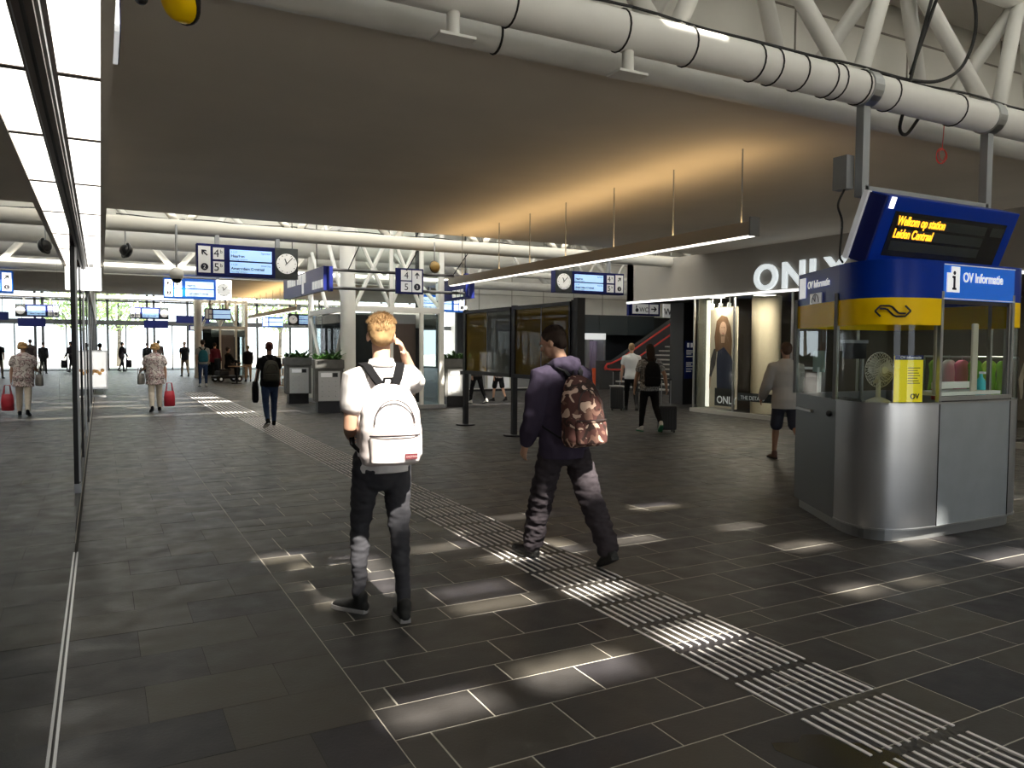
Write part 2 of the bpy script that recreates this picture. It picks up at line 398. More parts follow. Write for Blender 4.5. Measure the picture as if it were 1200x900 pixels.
struct('trim_6', d2, PANEL, 'fat white tubes under the far roof', smooth=True); autosmooth(bpy.data.objects['trim_6'])
# ---- outer walls
struct('wall_left', MB().b2((-.34, -9, 2.86), (.035, 17.4, 4.0)).b2((-.34, -9, 4.0), (-.24, 56, 7.5)).b2((-.34, 17.4, 2.86), (-.2, 55, 4.0)), FASC, 'wall band above the glass front')
struct('wall_shop', MB().b2((-5, -9, 0), (-4.9, 56, 3)).b2((-4.9, -9, -.1), (-.23, 56, -.006)).b2((-4.9, -9, 2.86), (-.34, 56, 3)).b2((-4.9, -9, 0), (-.3, -8.9, 3)).b2((-4.9, 54.8, 0), (-.3, 55.0, 3)).b2((-4.9, 24, 0), (-.4, 24.1, 3)), mat('shop_dark', (.16, .165, .17), .7), 'dark shop interior behind the left glass')  # end wall and partition added to block the bright outside
struct('wall_right', MB().b2((23.8, -9, -.1), (24, 56, 7.5)), PANEL, 'white wall at the far right')
struct('wall_back', MB().b2((-.3, -9.2, 3.0), (24, -9, 7.5)).b2((-.3, -9.2, 0), (2.2, -9, 3)).b2((6.2, -9.2, 0), (10, -9, 3)).b2((13, -9.2, 0), (24, -9, 3)), FASC, 'band above the open hall end behind the viewer')  # unseen wall, openings narrowed to cut bright reflections on the booth
struct('wall_rear', MB().b2((12.2, 26.5, 2.96), (23.8, 26.7, 7.5)), PANEL, 'white panelled upper wall beyond the stairs')
jn = MB()
for i in range(9): jn.b2((12.6+1.4*i, 26.485, 2.96), (12.615+1.4*i, 26.5, 7))
for z in (3.6, 4.3, 5.0): jn.b2((12.2, 26.485, z), (23.8, 26.5, z+.015))
struct('trim_7', jn, GREYP)
# ---- far glass facade
fr = MB()
for x in (-.3, .35, 2.6, 3.0, 5.0, 7.2, 9.4, 11.6, 13.8, 16, 18.2, 20.4, 22.6): fr.b2((x, 55, 0), (x+.14, 55.15, 7.5))
fr.b2((-.3, 54.98, 2.85), (24, 55.17, 3.15)).b2((-.3, 55, 4.3), (24, 55.15, 4.42)).b2((-.3, 55, -.01), (24, 55.15, .06))
fr.b2((1.4, 55, 0), (1.47, 55.1, 2.85)).b2((4.1, 55, 0), (4.17, 55.1, 2.85))
struct('wall_far', fr, mat('facade_frame', (.10, .105, .11), .5), 'dark framed glass facade at the far end')
for i, x in enumerate((-.16, 2.8, 5.14, 7.34, 9.54, 11.74, 13.94, 16.14)):
    struct('window_%d' % (i+3), MB().b2((x, 55.06, .06), (x+2.05, 55.075, 4.3)), GLASS)
struct('ground_outside', MB().b2((-40, 55.2, -.2), (60, 140, -.02)).b2((-40, -60, -.2), (60, -9.05, -.03)), PAVE, 'pale paving outside the far doors')

# ---- left glass front
for i, (y0, y1) in enumerate(((-2.2, 4.85), (4.86, 6.95))):
    struct('window_%d' % (i+1), MB().b2((-.212, y0, .015), (-.2, y1, 2.72)), MIRG, 'large reflecting shop window pane')
tr = thing('floor_track', 'narrow metal door track set in the slate floor below the left glass', 'door track', (-.2, 0, 0))
for dx in (-.014, .012): MB().b2((dx-.006, -1, 0), (dx+.006, 6.95, .012)).build('rail', STEEL, tr)
MB().b2((-.012, -1, .0), (.01, 6.95, .004)).build('channel', BLACK, tr)
hd = thing('door_header', 'dark bronze header beam above the left glass front', 'beam', (-.2, 0, 2.72))
MB().b2((-.03, -2, 0), (.03, 17.3, .1)).build('beam', BROWN, hd)
MB().b2((-.006, -2, -.012), (.006, 17.3, 0)).build('seal', RUBBER, hd)
MB().b2((.03, -2, .03), (.042, 17.3, .1)).build('trim', LGREY, hd)
po = thing('door_post', 'dark slim metal door post standing at the end of the near glass', 'post', (-.235, 9.86, 0))
MB().b2((-.1, -.06, 0), (.0, .06, 2.72)).build('post', BLACK, po)
MB().b2((.0, -.04, .12), (.02, -.01, 2.72)).build('edge_strip', STEEL, po)
MB().b2((.0, .02, .02), (.014, .05, 2.72)).build('brush_seal', RUBBER, po)
for z in (.02,): MB().b2((-.06, -.08, 0), (.02, .08, .1)).build('foot', STEEL, po)
n = 10
for i in range(15):
    y0 = 10.0+i*2.9
    n += 1
    struct('window_%d' % (n+4), MB().b2((-.262, y0+.03, .03), (-.25, y0+2.87, 2.72)), MIRG)
    m_ = struct('trim_%d' % (n-2), MB().b2((-.28, y0-.03, 0), (-.235, y0+.03, 2.86)), BLACK if i % 2 else STEEL)
ls = thing('light_strip', 'row of glowing white light panels in the soffit above the glass front', 'light', (-.08, 0, 2.8))
ds = [-1.9, -.45, 1.0, 2.45, 3.88, 5.05, 6.46, 7.9, 9.45, 10.9, 12.5, 14, 15.6, 17.2]
for a, b in zip(ds, ds[1:]):
    MB().b2((-.06, a+.012, 0), (.1, b-.012, .03)).build('light_panel', LAMP, ls)
    MB().b2((-.07, b-.022, -.004), (.1, b+.022, .03)).build('divider', BROWN, ls)
MB().b2((.1, -1.9, -.01), (.145, 17.3, .06)).build('edge_trim', mat('soffit_trim', (.85, .78, .68), .6), ls)
MB().b2((-.085, -1.9, -.006), (-.06, 17.3, .05)).build('inner_trim', BROWN, ls)
# ================================================================== TRUSSES
def truss(label, chords, top, nodes, rb, x0, x1, m=WHITE, bands=()):
    t = thing('roof_truss', label, 'truss', (0, chords[0][0], chords[0][1])); oy, oz = chords[0][:2]
    for (y, z, r) in [(c[0], c[1], c[2]) for c in chords]:
        MB().tube([(x0, y-oy, z-oz), (x1, y-oy, z-oz)], r, 20).build('chord', m, t, smooth=True); autosmooth(t.children[-1])
    ty, tz, r_ = top
    MB().tube([(x0, ty-oy, tz-oz), (x1, ty-oy, tz-oz)], r_, 14).build('top_chord', m, t, smooth=True)
    st = nodes[1]-nodes[0]
    for (y, z, r) in chords:
        for nx in nodes:
            for sx in (-1, 1):
                MB().tube([(nx+.07*sx, y-oy, z-oz+.05), (nx+sx*(st/2-.06), ty-oy, tz-oz)], rb, 12).build('brace', m, t, smooth=True)
    return t
t1 = truss('white tubular truss with thick pipe over the ticket booth, nearest truss', [(4.8, 3.98, .145), (5.5, 4.05, .122)], (5.15, 5.5, .11), [1.75, 3.85, 5.95, 8.05, 10.15, 12.25], .075, -.1, 15)
for x in (2.5, 3.42, 4.05, 4.75, 4.95, 5.25, 5.6, 5.72, 6.02, 6.42, 7.4):
    MB().tube([(x, .15*math.cos(a)+0, .15*math.sin(a)) for a in [2*PI*j/20 for j in range(21)]], .007, 6).build('cable_tie', RUBBER, t1)
for x in (2.75,): MB().tube([(x, .7+.128*math.cos(a), .07+.128*math.sin(a)) for a in [2*PI*j/20 for j in range(21)]], .009, 6).build('cable_tie', RUBBER, t1)
for x in (2.09, 3.5):
    s_ = MB().tube([(x, 0, -.3), (x, 0, -.1)], .045, 14).build('stub', WHITE, t1, smooth=True); autosmooth(s_)
    MB().box((x, 0, -.31), (.26, .17, .02)).build('plate', WHITE, s_, bevel=.003)
MB().tube([(x, .02*math.sin(x*3)-.03, .15+.02*abs(math.sin(x*2.3))) for x in [1+.25*i for i in range(36)]], .012, 6).build('cable_run', RUBBER, t1)
t2 = truss('grey white tubular truss hung with departure boards at the edge of the slab', [(16.5, 3.93, .145)], (17.2, 5.4, .11), [1.45, 3.6, 5.75, 7.9, 10.05, 12.2, 14.35, 16.5], .075, -.1, 23, mat('truss_grey_paint', (.54, .52, .46), .5))  # paint is white; the shade on it is put into the colour
MB().tube([(x, .02, .16+.015*math.sin(x*4)) for x in [.3+.3*i for i in range(40)]], .012, 5).build('cable_run', RUBBER, t2)
t3 = truss('bright sunlit truss in the middle distance with wide V braces', [(25, 3.82, .15)], (25.6, 5.7, .12), [2.0, 5.2, 8.4, 11.6, 14.8, 18], .085, -.1, 23)
t4 = truss('thin distant truss above the exit doors', [(42.5, 3.9, .1)], (43, 4.9, .08), [1+2.4*i for i in range(9)], .05, -.1, 23)
t5 = truss('white lattice truss above the white wall by the toilets', [(22.4, 4.0, .1)], (22.4, 4.8, .08), [12.3+1.2*i for i in range(9)], .045, 12, 23)
# ================================================================== LINEAR LIGHT on rods
def linear_light(label, x, y0, y1, z, ztop, rods, power, col):
    t = thing('linear_light', label, 'light fixture', (x, y0, z))
    L = y1-y0
    MB().b2((-.07, 0, .01), (.07, L, .17)).build('housing', mat('fixture_grey', (.5, .47, .42), .6), t)
    MB().b2((-.05, .03, 0), (.05, L-.03, .012)).build('lamp_tube', LAMPW, t)
    MB().b2((-.075, -.02, 0), (.075, 0, .22)).build('end_cap', LGREY, t)
    for y in rods:
        MB().tube([(0, y-y0, .17), (0, y-y0, ztop-z-.002)], .009, 8).build('rod', LGREY, t)
    al = bpy.data.lights.new('uplight', 'AREA'); al.shape = 'RECTANGLE'; al.size = .12; al.size_y = L; al.energy = power; al.color = col
    lo_ = bpy.data.objects.new('uplight', al); COL.objects.link(lo_); lo_.parent = t; lo_.location = (0, L/2, .185); lo_.rotation_euler = (PI, 0, 0)
    return t
linear_light('long grey linear light hung on thin rods below the ceiling slab', 6.75, 6.75, 15.6, 2.95, 4.0, [6.95, 8.2, 9.55, 10.9, 12.1, 13.3, 15.0], 40, (1, .66, .30))
linear_light('distant linear light hung below the second ceiling slab', 6.6, 29.6, 40.5, 2.95, 4.0, [30+1.5*i for i in range(8)], 110, (1, .68, .3))

# ================================================================== SIGNS
def arrow(mb, x, z, s, ang, y):
    c, sn = math.cos(ang), math.sin(ang)
    P = [(-.08, -.5), (.08, -.5), (.08, .15), (.35, -.12), (.35, .12), (0, .5), (-.35, .12), (-.35, -.12), (-.08, .15)]
    return mb.prism([(x+s*(p*c-q*sn), z+s*(p*sn+q*c)) for p, q in P], y-.004, y)
def disc(mb, x, z, r, y, d=.01, n=28):
    return mb.prism([(x+r*math.cos(2*PI*i/n), z+r*math.sin(2*PI*i/n)) for i in range(n)], y-d, y)
def clock(parent, x, z, r, y, face=CLOCKF):
    f = disc(MB(), x, z, r, y).build('clock_face', face, parent)
    m = MB()
    for i in range(12):
        a = i*PI/6; m.tube([(x+r*.78*math.sin(a), y-.012, z+r*.78*math.cos(a)), (x+r*.93*math.sin(a), y-.012, z+r*.93*math.cos(a))], r*.035, 4)
    tag(m.build('clock_tick', INK, f), kind='stuff')
    m = MB(); m.tube([(x, y-.015, z), (x-.45*r*math.sin(R(25)), y-.015, z+.5*r)], r*.06, 5); m.build('hour_hand', INK, f)
    m = MB(); m.tube([(x-.15*r, y-.017, z-.15*r), (x+.58*r, y-.017, z+.62*r)], r*.045, 5); m.build('minute_hand', INK, f)
def depart(label, loc, w_, h, flip=False, clk=True, hang=.4, bright=False, rz=0, simple=False, group=None):
    """blue station departure board, face towards -y, origin at its bottom centre"""
    t = thing('departure_board', label, 'sign', loc, rz, group)
    D = .22; X0 = -w_/2
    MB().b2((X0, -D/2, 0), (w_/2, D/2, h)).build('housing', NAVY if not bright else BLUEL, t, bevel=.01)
    yf = -D/2-.001
    def X(a, b): 
        return (X0+w_*(1-b), X0+w_*(1-a)) if flip else (X0+w_*a, X0+w_*b)
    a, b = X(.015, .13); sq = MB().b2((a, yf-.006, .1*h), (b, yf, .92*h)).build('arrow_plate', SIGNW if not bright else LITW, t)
    if not simple:
        m = MB(); arrow(m, (a+b)/2, h*.72, h*.24, R(-45) if flip else R(45), yf-.006)
        disc(m, (a+b)/2, h*.28, h*.11, yf-.006, .004); m.build('pictogram', INK, sq)
        text('2', h*.16, ((a+b)/2, yf-.0125, h*.225), SIGNW, sq, align='CENTER', ext=.001)
    for q, (s1, z0) in enumerate((('4', .53), ('5', .1))):
        a, b = X(.155, .26); p = MB().b2((a, yf-.006, z0*h), (b, yf, (z0+.36)*h)).build('platform_plate', SIGNW if not bright else LITW, t)
        if not simple:
            text(s1, h*.34, ((a+b)/2-.02*w_, yf-.008, (z0+.07)*h), INK, p, align='CENTER', ext=.001)
            text('b', h*.16, ((a+b)/2+.025*w_, yf-.008, (z0+.19)*h), INK, p, align='CENTER', ext=.001)
    e = .73 if clk else .985
    for q, z0 in enumerate((.52, .13)):
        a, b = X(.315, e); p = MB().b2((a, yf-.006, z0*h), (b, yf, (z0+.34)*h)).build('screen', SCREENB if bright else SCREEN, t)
        if not simple:
            text(('11:17', '11:24')[q], h*.09, (a+.02, yf-.008, (z0+.23)*h), INK, p, ext=.001)
            text(('Haarlem', 'Amsterdam Centraal')[q], h*.12, (a+.02, yf-.008, (z0+.1)*h), INK, p, ext=.001, bold=.002)
            text(('Sprinter', 'Intercity')[q], h*.09, (b-.02, yf-.008, (z0+.23)*h), INK, p, ext=.001, align='RIGHT')
            text('Den Haag - Schiphol', h*.06, (a+.02, yf-.008, (z0+.02)*h), INK, p, ext=.001)
    if clk:
        a, b = X(.765, 1.0); p = MB().b2((a, yf-.004, 0), (b, yf, h)).build('clock_panel', mat('clock_panel_grey', (.05, .06, .065), .5) if not bright else LITW, t)
        clock(t, (a+b)/2, h*.5, min(h*.36, w_*.105), yf-.004)
    for x in (-.3*w_, .3*w_): MB().b2((x-.04, -.04, h), (x+.04, .04, h+hang)).build('hanger', LGREY, t)
    return t
depart('large blue departure board with clock at right, nearest of the boards, hung under the truss', (2.66, 16.45, 3.0), 1.95, .63, hang=.22)
depart('washed out bright blue departure board with clock behind the largest board', (2.6, 25.0, 3.0), 1.88, .6, bright=True, hang=.1)
depart('blue departure board with clock at left hung near the stairs', (10.86, 16.45, 2.98), 2.05, .54, flip=True, hang=.3)
depart('small distant departure board with clock above the left exit doors', (2.17, 42.5, 2.9), 1.75, .58, hang=.36)
depart('small distant departure board with clock left above the right exit doors', (9.55, 40.8, 2.68), 2.0, .58, flip=True, hang=.75)
depart('bright blue departure board behind the right end of the twin rails', (10.5, 25, 2.83), 1.6, .57, clk=False, flip=True, bright=True, hang=.3)
depart('small bright blue board left of the distant right hand clock board', (8.1, 42.5, 2.6), 1.05, .53, clk=False, bright=True, simple=True, hang=.72)
depart('dark blue board beyond the second lift, seen in the distance', (5.15, 40.8, 2.87), 1.2, .56, clk=False, simple=True, hang=.57)
def navsign(label, loc, w_, h, hang, lines=True, lit=None):
    t = thing('wayfinding_sign', label, 'sign', loc)
    MB().b2((-w_/2, -.05, 0), (w_/2, .05, h)).build('board', NAVY, t, bevel=.006)
    for x in (-.35*w_, .35*w_): MB().b2((x-.015, -.015, h), (x+.015, .015, h+hang)).build('hanger', BLACK, t)
    if lit: MB().b2((-w_*lit, -.056, h*.2), (w_*.46, -.05, h*.85)).build('plate', SIGNW, t)
    return t
navsign('tiny dark blue sign over the distant exit, below the far clock board', (2.9, 50, 2.6), 1.3, .45, 4.44)
navsign('tiny wide dark blue sign over the distant exit, right of the lady', (5.0, 51, 2.95), 1.9, .45, 4.1)
navsign('tiny white plated sign above the distant right exit passage', (5.3, 52, 2.5), .9, .35, 4.65, lit=.4)

# twin rails with boards in front of the lift
tr_ = thing('sign_rail', 'pair of horizontal metal rails carrying blue signs in front of the lift', 'sign rail', (4.67, 17.5, 2.93))
for z in (.02, .43):
    MB().tube([(0, 0, z), (3.3, 0, z)], .035, 10).build('rail', RAILM, tr_, smooth=True)
for x in (.35, 1.72, 2.95): MB().tube([(x, .0, .43), (x, -1.0, .95)], .012, 6).build('hanger', BLACK, tr_)
MB().b2((-.1, -.08, -.06), (-.02, .08, .5)).build('end_bracket', NAVY, tr_)
MB().b2((3.26, -.08, -.08), (3.34, .08, .5)).build('end_bracket', NAVY, tr_)
t = thing('wayfinding_sign', 'blue platform 4 and 5 sign fixed at the middle of the twin rails', 'sign', (6.45, 17.42, 2.87))
MB().b2((-.32, -.03, 0), (.36, .03, .6)).build('board', NAVY, t)
for q, (s1, z) in enumerate((('4', .32), ('5', .05))):
    p = MB().b2((-.2, -.04, z), (.06, -.03, z+.24)).build('platform_plate', SIGNW, t)
    text(s1, .22, (-.07, -.042, z+.04), INK, p, align='CENTER', ext=.001)
p = MB().b2((.08, -.04, .05), (.32, -.03, .56)).build('arrow_plate', SIGNW, t)
m = MB(); arrow(m, .2, .44, .15, 0, -.04); disc(m, .2, .17, .08, -.04, .004); m.build('pictogram', INK, p)
text('2', .1, (.2, -.046, .135), SIGNW, p, align='CENTER', ext=.001)
def sideboard(label, x, y0, y1, z0, z1, parts):
    t = thing('wayfinding_sign', label, 'sign', (x, y0, z0))
    L = y1-y0; h = z1-z0
    for i in range(parts):
        a, b = L*i/parts+.03, L*(i+1)/parts-.03
        k_ = MB().b2((-.06, a, 0), (.06, b, h)).build('board', NAVY, t)
        q = (b-a)/10; rows = [(9*q, 10*q, .06, .94), (8*q, 8.9*q, .52, .94)] if i == 0 else [(0, q, .5, .94), (1.2*q, 2.2*q, .52, .92)]
        rows += [((3+1.2*j)*q, (4*q+1.2*j*q), .52, .88) for j in range(4)] if i else [((.3+1.2*j)*q, (1.3+1.2*j)*q, .12, .46) for j in range(4)]
        for y0_, y1_, f0, f1 in rows: MB().b2((-.066, a+y0_, h*f0), (-.06, a+y1_, h*f1)).build('plate', SIGNW, k_)
    for y in (.2*L, .8*L): MB().tube([(0, y, h), (0, y, 7.5-z0)], .012, 6).build('hanger', BLACK, t)
    return t
sideboard('pair of blue boards seen edge on at the left end of the twin rails', 4.55, 17.6, 22.0, 2.9, 3.45, 2)
sideboard('dark blue board seen edge on behind the right end of the twin rails', 8.25, 17.7, 20.0, 2.85, 3.4, 1)

# toilets signs
t = navsign('hanging accessible toilet sign with arrow right, beside the stairs', (15.05, 19.6, 2.63), 1.15, .42, 4.45)
p = MB().b2((-.5, -.06, .06), (.12, -.05, .36)).build('plate', SIGNW, t)
text('WC', .2, (-.06, -.062, .12), INK, p, align='CENTER', ext=.001)
m = MB(); disc(m, -.33, .17, .06, -.06, .004, 16); disc(m, -.35, .29, .025, -.06, .004, 12); m.b2((-.365, -.064, .17), (-.335, -.06, .28)); m.build('wheelchair_symbol', INK, p)
p = MB().b2((.16, -.06, .06), (.5, -.05, .36)).build('arrow_plate', SIGNW, t)
m = MB(); arrow(m, .33, .21, .22, R(-90), -.06); m.build('pictogram', INK, p)
MB().b2((-.64, -.05, 0), (-.56, .05, 1.35)).build('drop_post', NAVY, t)
t = thing('toilet_sign', 'white WC sign with blue edge fixed beside the stairs', 'sign', (16.4, 20, 2.62))
MB().b2((-.28, -.04, 0), (.28, .04, .46)).build('board', SIGNW, t)
MB().b2((.24, -.045, 0), (.3, .045, .46)).build('edge', BLUE, t)
MB().b2((-.012, -.012, .46), (.012, .012, 4.88)).build('rod', LGREY, t)
text('WC', .3, (-.02, -.042, .08), INK, t, align='CENTER', ext=.001, bold=.003)

# loudspeakers, cameras
def speaker(label, loc, face, drop, col=BLACK, r=.13):
    t = thing('loudspeaker', label, 'loudspeaker', loc)
    m = Vector(face).normalized().to_track_quat('Z', 'Y').to_matrix()
    b = MB(); b.ell((0, 0, 0), (r*.85, r*.85, r*.8), 20, 12, m); b.build('body', BLACK, t, smooth=True)
    b = MB(); f = m @ Vector((0, 0, 1)); b.rings([[m @ Vector((rr*math.cos(2*PI*j/24), rr*math.sin(2*PI*j/24), z)) for j in range(24)] for rr, z in ((r*1.08, .0), (r*1.08, r*.22), (r*.85, r*.62), (r*.45, r*.85), (.005, r*.92))])
    b.build('grille', col, t, smooth=True)
    b = MB(); b.rings([[m @ Vector((rr*math.cos(2*PI*j/24), rr*math.sin(2*PI*j/24), z)) for j in range(24)] for rr, z in ((r*1.02, -r*.06), (r*1.16, -r*.06), (r*1.16, r*.12), (r*1.02, r*.12))]); b.build('rim', BLACK, t, smooth=True)
    MB().tube([(0, 0, r*.8), (0, 0, drop)], .014, 8).build('rod', LGREY, t)
    return t
speaker('yellow fronted loudspeaker hung close overhead at the upper left', (.46, 5.0, 3.66), (-.9, -.45, -.5), .36, YEL, .12)
speaker('yellow loudspeaker on a drop rod right of the lift top', (6.65, 16.3, 3.42), (.3, -1, .1), .55, mat('dull_gold', (.3, .2, .06), .4), .12)
speaker('black loudspeaker on a bracket at the left end of the slab edge truss', (.45, 16.48, 3.42), (1, .4, -.3), .45, BLACK, .13)
speaker('black loudspeaker on a bracket above the toilet signs', (15.2, 16.2, 3.85), (-1, .4, -.3), .9, BLACK, .15)
t = thing('dome_camera', 'white domed camera on a drop rod left of the largest departure board', 'camera', (1.32, 16.3, 3.0))
MB().ell((0, 0, 0), (.13, .13, .14), 16, 10).build('dome_cover', WHITE, t, smooth=True)
MB().ell((0, 0, -.07), (.1, .1, .1), 16, 10).build('lens_dome', BLACK, t, smooth=True)
MB().tube([(0, 0, .1), (0, 0, .95)], .02, 8).build('rod', LGREY, t)
t = thing('cctv_camera', 'small grey camera with black lens overhead at the upper left', 'camera', (.24, 5.0, 3.64))
MB().tube([(0, 0, 0), (0, .0, .22)], .03, 12).build('housing', LGREY, t, smooth=True)
MB().ell((0, 0, -.02), (.036, .036, .035), 14, 8).build('lens', BLACK, t, smooth=True)
t = thing('hanging_sign', 'white and blue sign seen edge on by the light strip at the upper left', 'sign', (.1, 5.1, 3.45))
MB().b2((-.012, 0, 0), (.03, .6, .4)).build('board', SIGNL, t)
MB().b2((.03, 0, 0), (.036, .6, .4)).build('back', NAVY, t)
MB().b2((.0, .2, .4), (.02, .25, 1.0)).build('hanger', LGREY, t)
for z in (.04, .16, .28): MB().b2((-.02, .0, z), (.03, -.012, z+.09)).build('plate', LITW, t)
t = thing('white_light_box', 'glowing white box sign jutting out from the left glass front', 'sign', (-.1, 12.8, 2.42))
MB().b2((-.14, -.06, 0), (.13, .06, .33)).build('box', LITW, t, bevel=.01)
MB().b2((-.03, -.05, .33), (.03, .05, .42)).build('bracket', LGREY, t)
t = thing('poster_stand', 'white poster stand with food picture beside the left glass front', 'poster', (-.17, 27.6, 0))
MB().b2((-.36, -.05, .24), (.36, .05, 1.45)).build('frame', SIGNW, t, bevel=.01)
MB().b2((-.31, -.056, .3), (.31, -.05, 1.4)).build('poster', mat('poster_white', (.9, .88, .84), .5, emit=.8), t)  # glow put into the sheet so it reads bright
m = MB()
for i in range(7): disc(m, -.24+.075*i, .78+.05*math.sin(i*2.3), .06, -.056, .004, 12)
m.build('food_picture', mat('food', (.75, .42, .15), .6), t)
MB().b2((-.3, -.25, 0), (.3, .25, .05)).build('base', LGREY, t)
for x in (-.25, .25): MB().b2((x-.02, -.03, .05), (x+.02, .03, .24)).build('leg', LGREY, t)
def cr(pts, n=6):
    P = [Vector(p) for p in pts]; P = [P[0]*2-P[1]]+P+[P[-1]*2-P[-2]]; o = []
    for i in range(1, len(P)-2):
        for k in range(n):
            u = k/n; a, b, c, d = P[i-1:i+3]; o.append(.5*((2*b)+(c-a)*u+(2*a-5*b+4*c-d)*u*u+(3*b-a-3*c+d)*u**3))
    return o+[P[-2]]
# ================================================================== LED DISPLAY over the booth
def led():
    t = thing('led_display', 'blue led message display hung from the pipe above the ticket booth', 'display', (7.05, 4.72, 0))
    til = math.atan2(.22, .58); Rm = Matrix.Rotation(til, 3, 'X')                # face tips down towards the hall
    def bx(c, s, name, m, par=t, bev=0):
        o = MB().box((0, 0, 0), s).build(name, m, par, bevel=bev); o.location = c; return o
    W = 1.98
    body = MB().box((0, 0, 0), (W, .2, .62)).build('housing', BLUE, t, bevel=.01)
    body.location = (.05, 0, 2.735); body.rotation_euler = (til, 0, 0); body['label'] = 'blue tilted housing'
    scr_ = MB().box((0, -.104, -.015), (W-.3, .008, .40)).build('screen', mat('led_black', (.008, .008, .009), .25), body)
    rows = MB()
    for z in (.10, -.01, -.12): rows.box((-.12, -.109, z), (W-.66, .002, .085))
    rows.box((.72, -.109, .10), (.2, .002, .085))
    rows.build('led_row', mat('led_row', (.02, .026, .022), .5), body)
    text('Welkom op station', .115, (-.78, -.112, .07), AMBER, body, ext=.002, bold=.002, sx=.75)
    text('Leiden Centraal', .115, (-.78, -.112, -.045), AMBER, body, ext=.002, bold=.002, sx=.75)
    MB().box((-W/2+.07, -.106, .25), (.06, .008, .1)).build('sensor', LITW, body)
    MB().box((-W/2-.025, .11, 0), (.05, .05, .62)).build('side_rail', SIGNW, body)
    MB().box((-W/2-.012, 0, 0), (.02, .19, .6)).build('side_plate', NAVY, body)
    fr = MB()
    for x in (-.93, .93): fr.b2((x-.045, .05, 3.02), (x+.045, .13, 3.84))
    fr.b2((-.93, .05, 3.02), (.93, .13, 3.12)); fr.build('hanger_frame', mat('frame_steel', (.36, .38, .4), .4, metal=.6), t)
    for x in (-.93, .93): 
        MB().tube([(x-.06, .08, 3.98), (x+.06, .08, 3.98)], .16, 20).build('pipe_clamp', STEEL, t)
    MB().b2((-1.06, .15, 3.1), (-.96, .3, 3.4)).build('junction_box', LGREY, t)
    MB().tube(cr([(-1.02, .2, 3.1), (-1.1, .2, 2.95), (-1.04, .2, 2.8), (-1.12, .15, 2.5), (-1.14, .1, 2.42)]), .01, 6).build('cable', RUBBER, t)
    return t
led()
t = thing('cable_loop', 'black cable looped over the white pipe above the led display', 'cable', (7, 4.9, 4.1))
MB().tube(cr([(-.75, -.1, .06), (-.3, -.12, .05), (.1, -.14, .1), (.42, -.16, .28), (.58, -.18, .62), (.5, -.2, .95), (.25, -.2, 1.15), (-.02, -.18, .95), (-.18, -.16, .5), (-.3, -.15, .12), (-.33, -.1, -.2), (-.25, .0, -.36), (-.08, .05, -.38), (.1, .05, -.2)]), .016, 8).build('cable', RUBBER, t, smooth=True)
MB().tube(cr([(-.3, -.13, .1), (-.14, -.15, .5), (.02, -.17, .9), (.12, -.18, 1.2)]), .016, 8).build('cable', RUBBER, t, smooth=True)
t = thing('red_wire_coil', 'small loose coil of red wire dangling below the white pipe', 'wire', (7.55, 5.0, 3.6))
MB().tube([(.012*math.sin(i*.11)+.07*math.cos(i*.3), .02*math.sin(i*.13), .07*math.sin(i*.3)+.01*math.sin(i*.21)) for i in range(64)], .004, 5).build('coil', RED, t)
MB().tube([(0, 0, .05), (.02, 0, .3)], .004, 5).build('wire', RED, t)

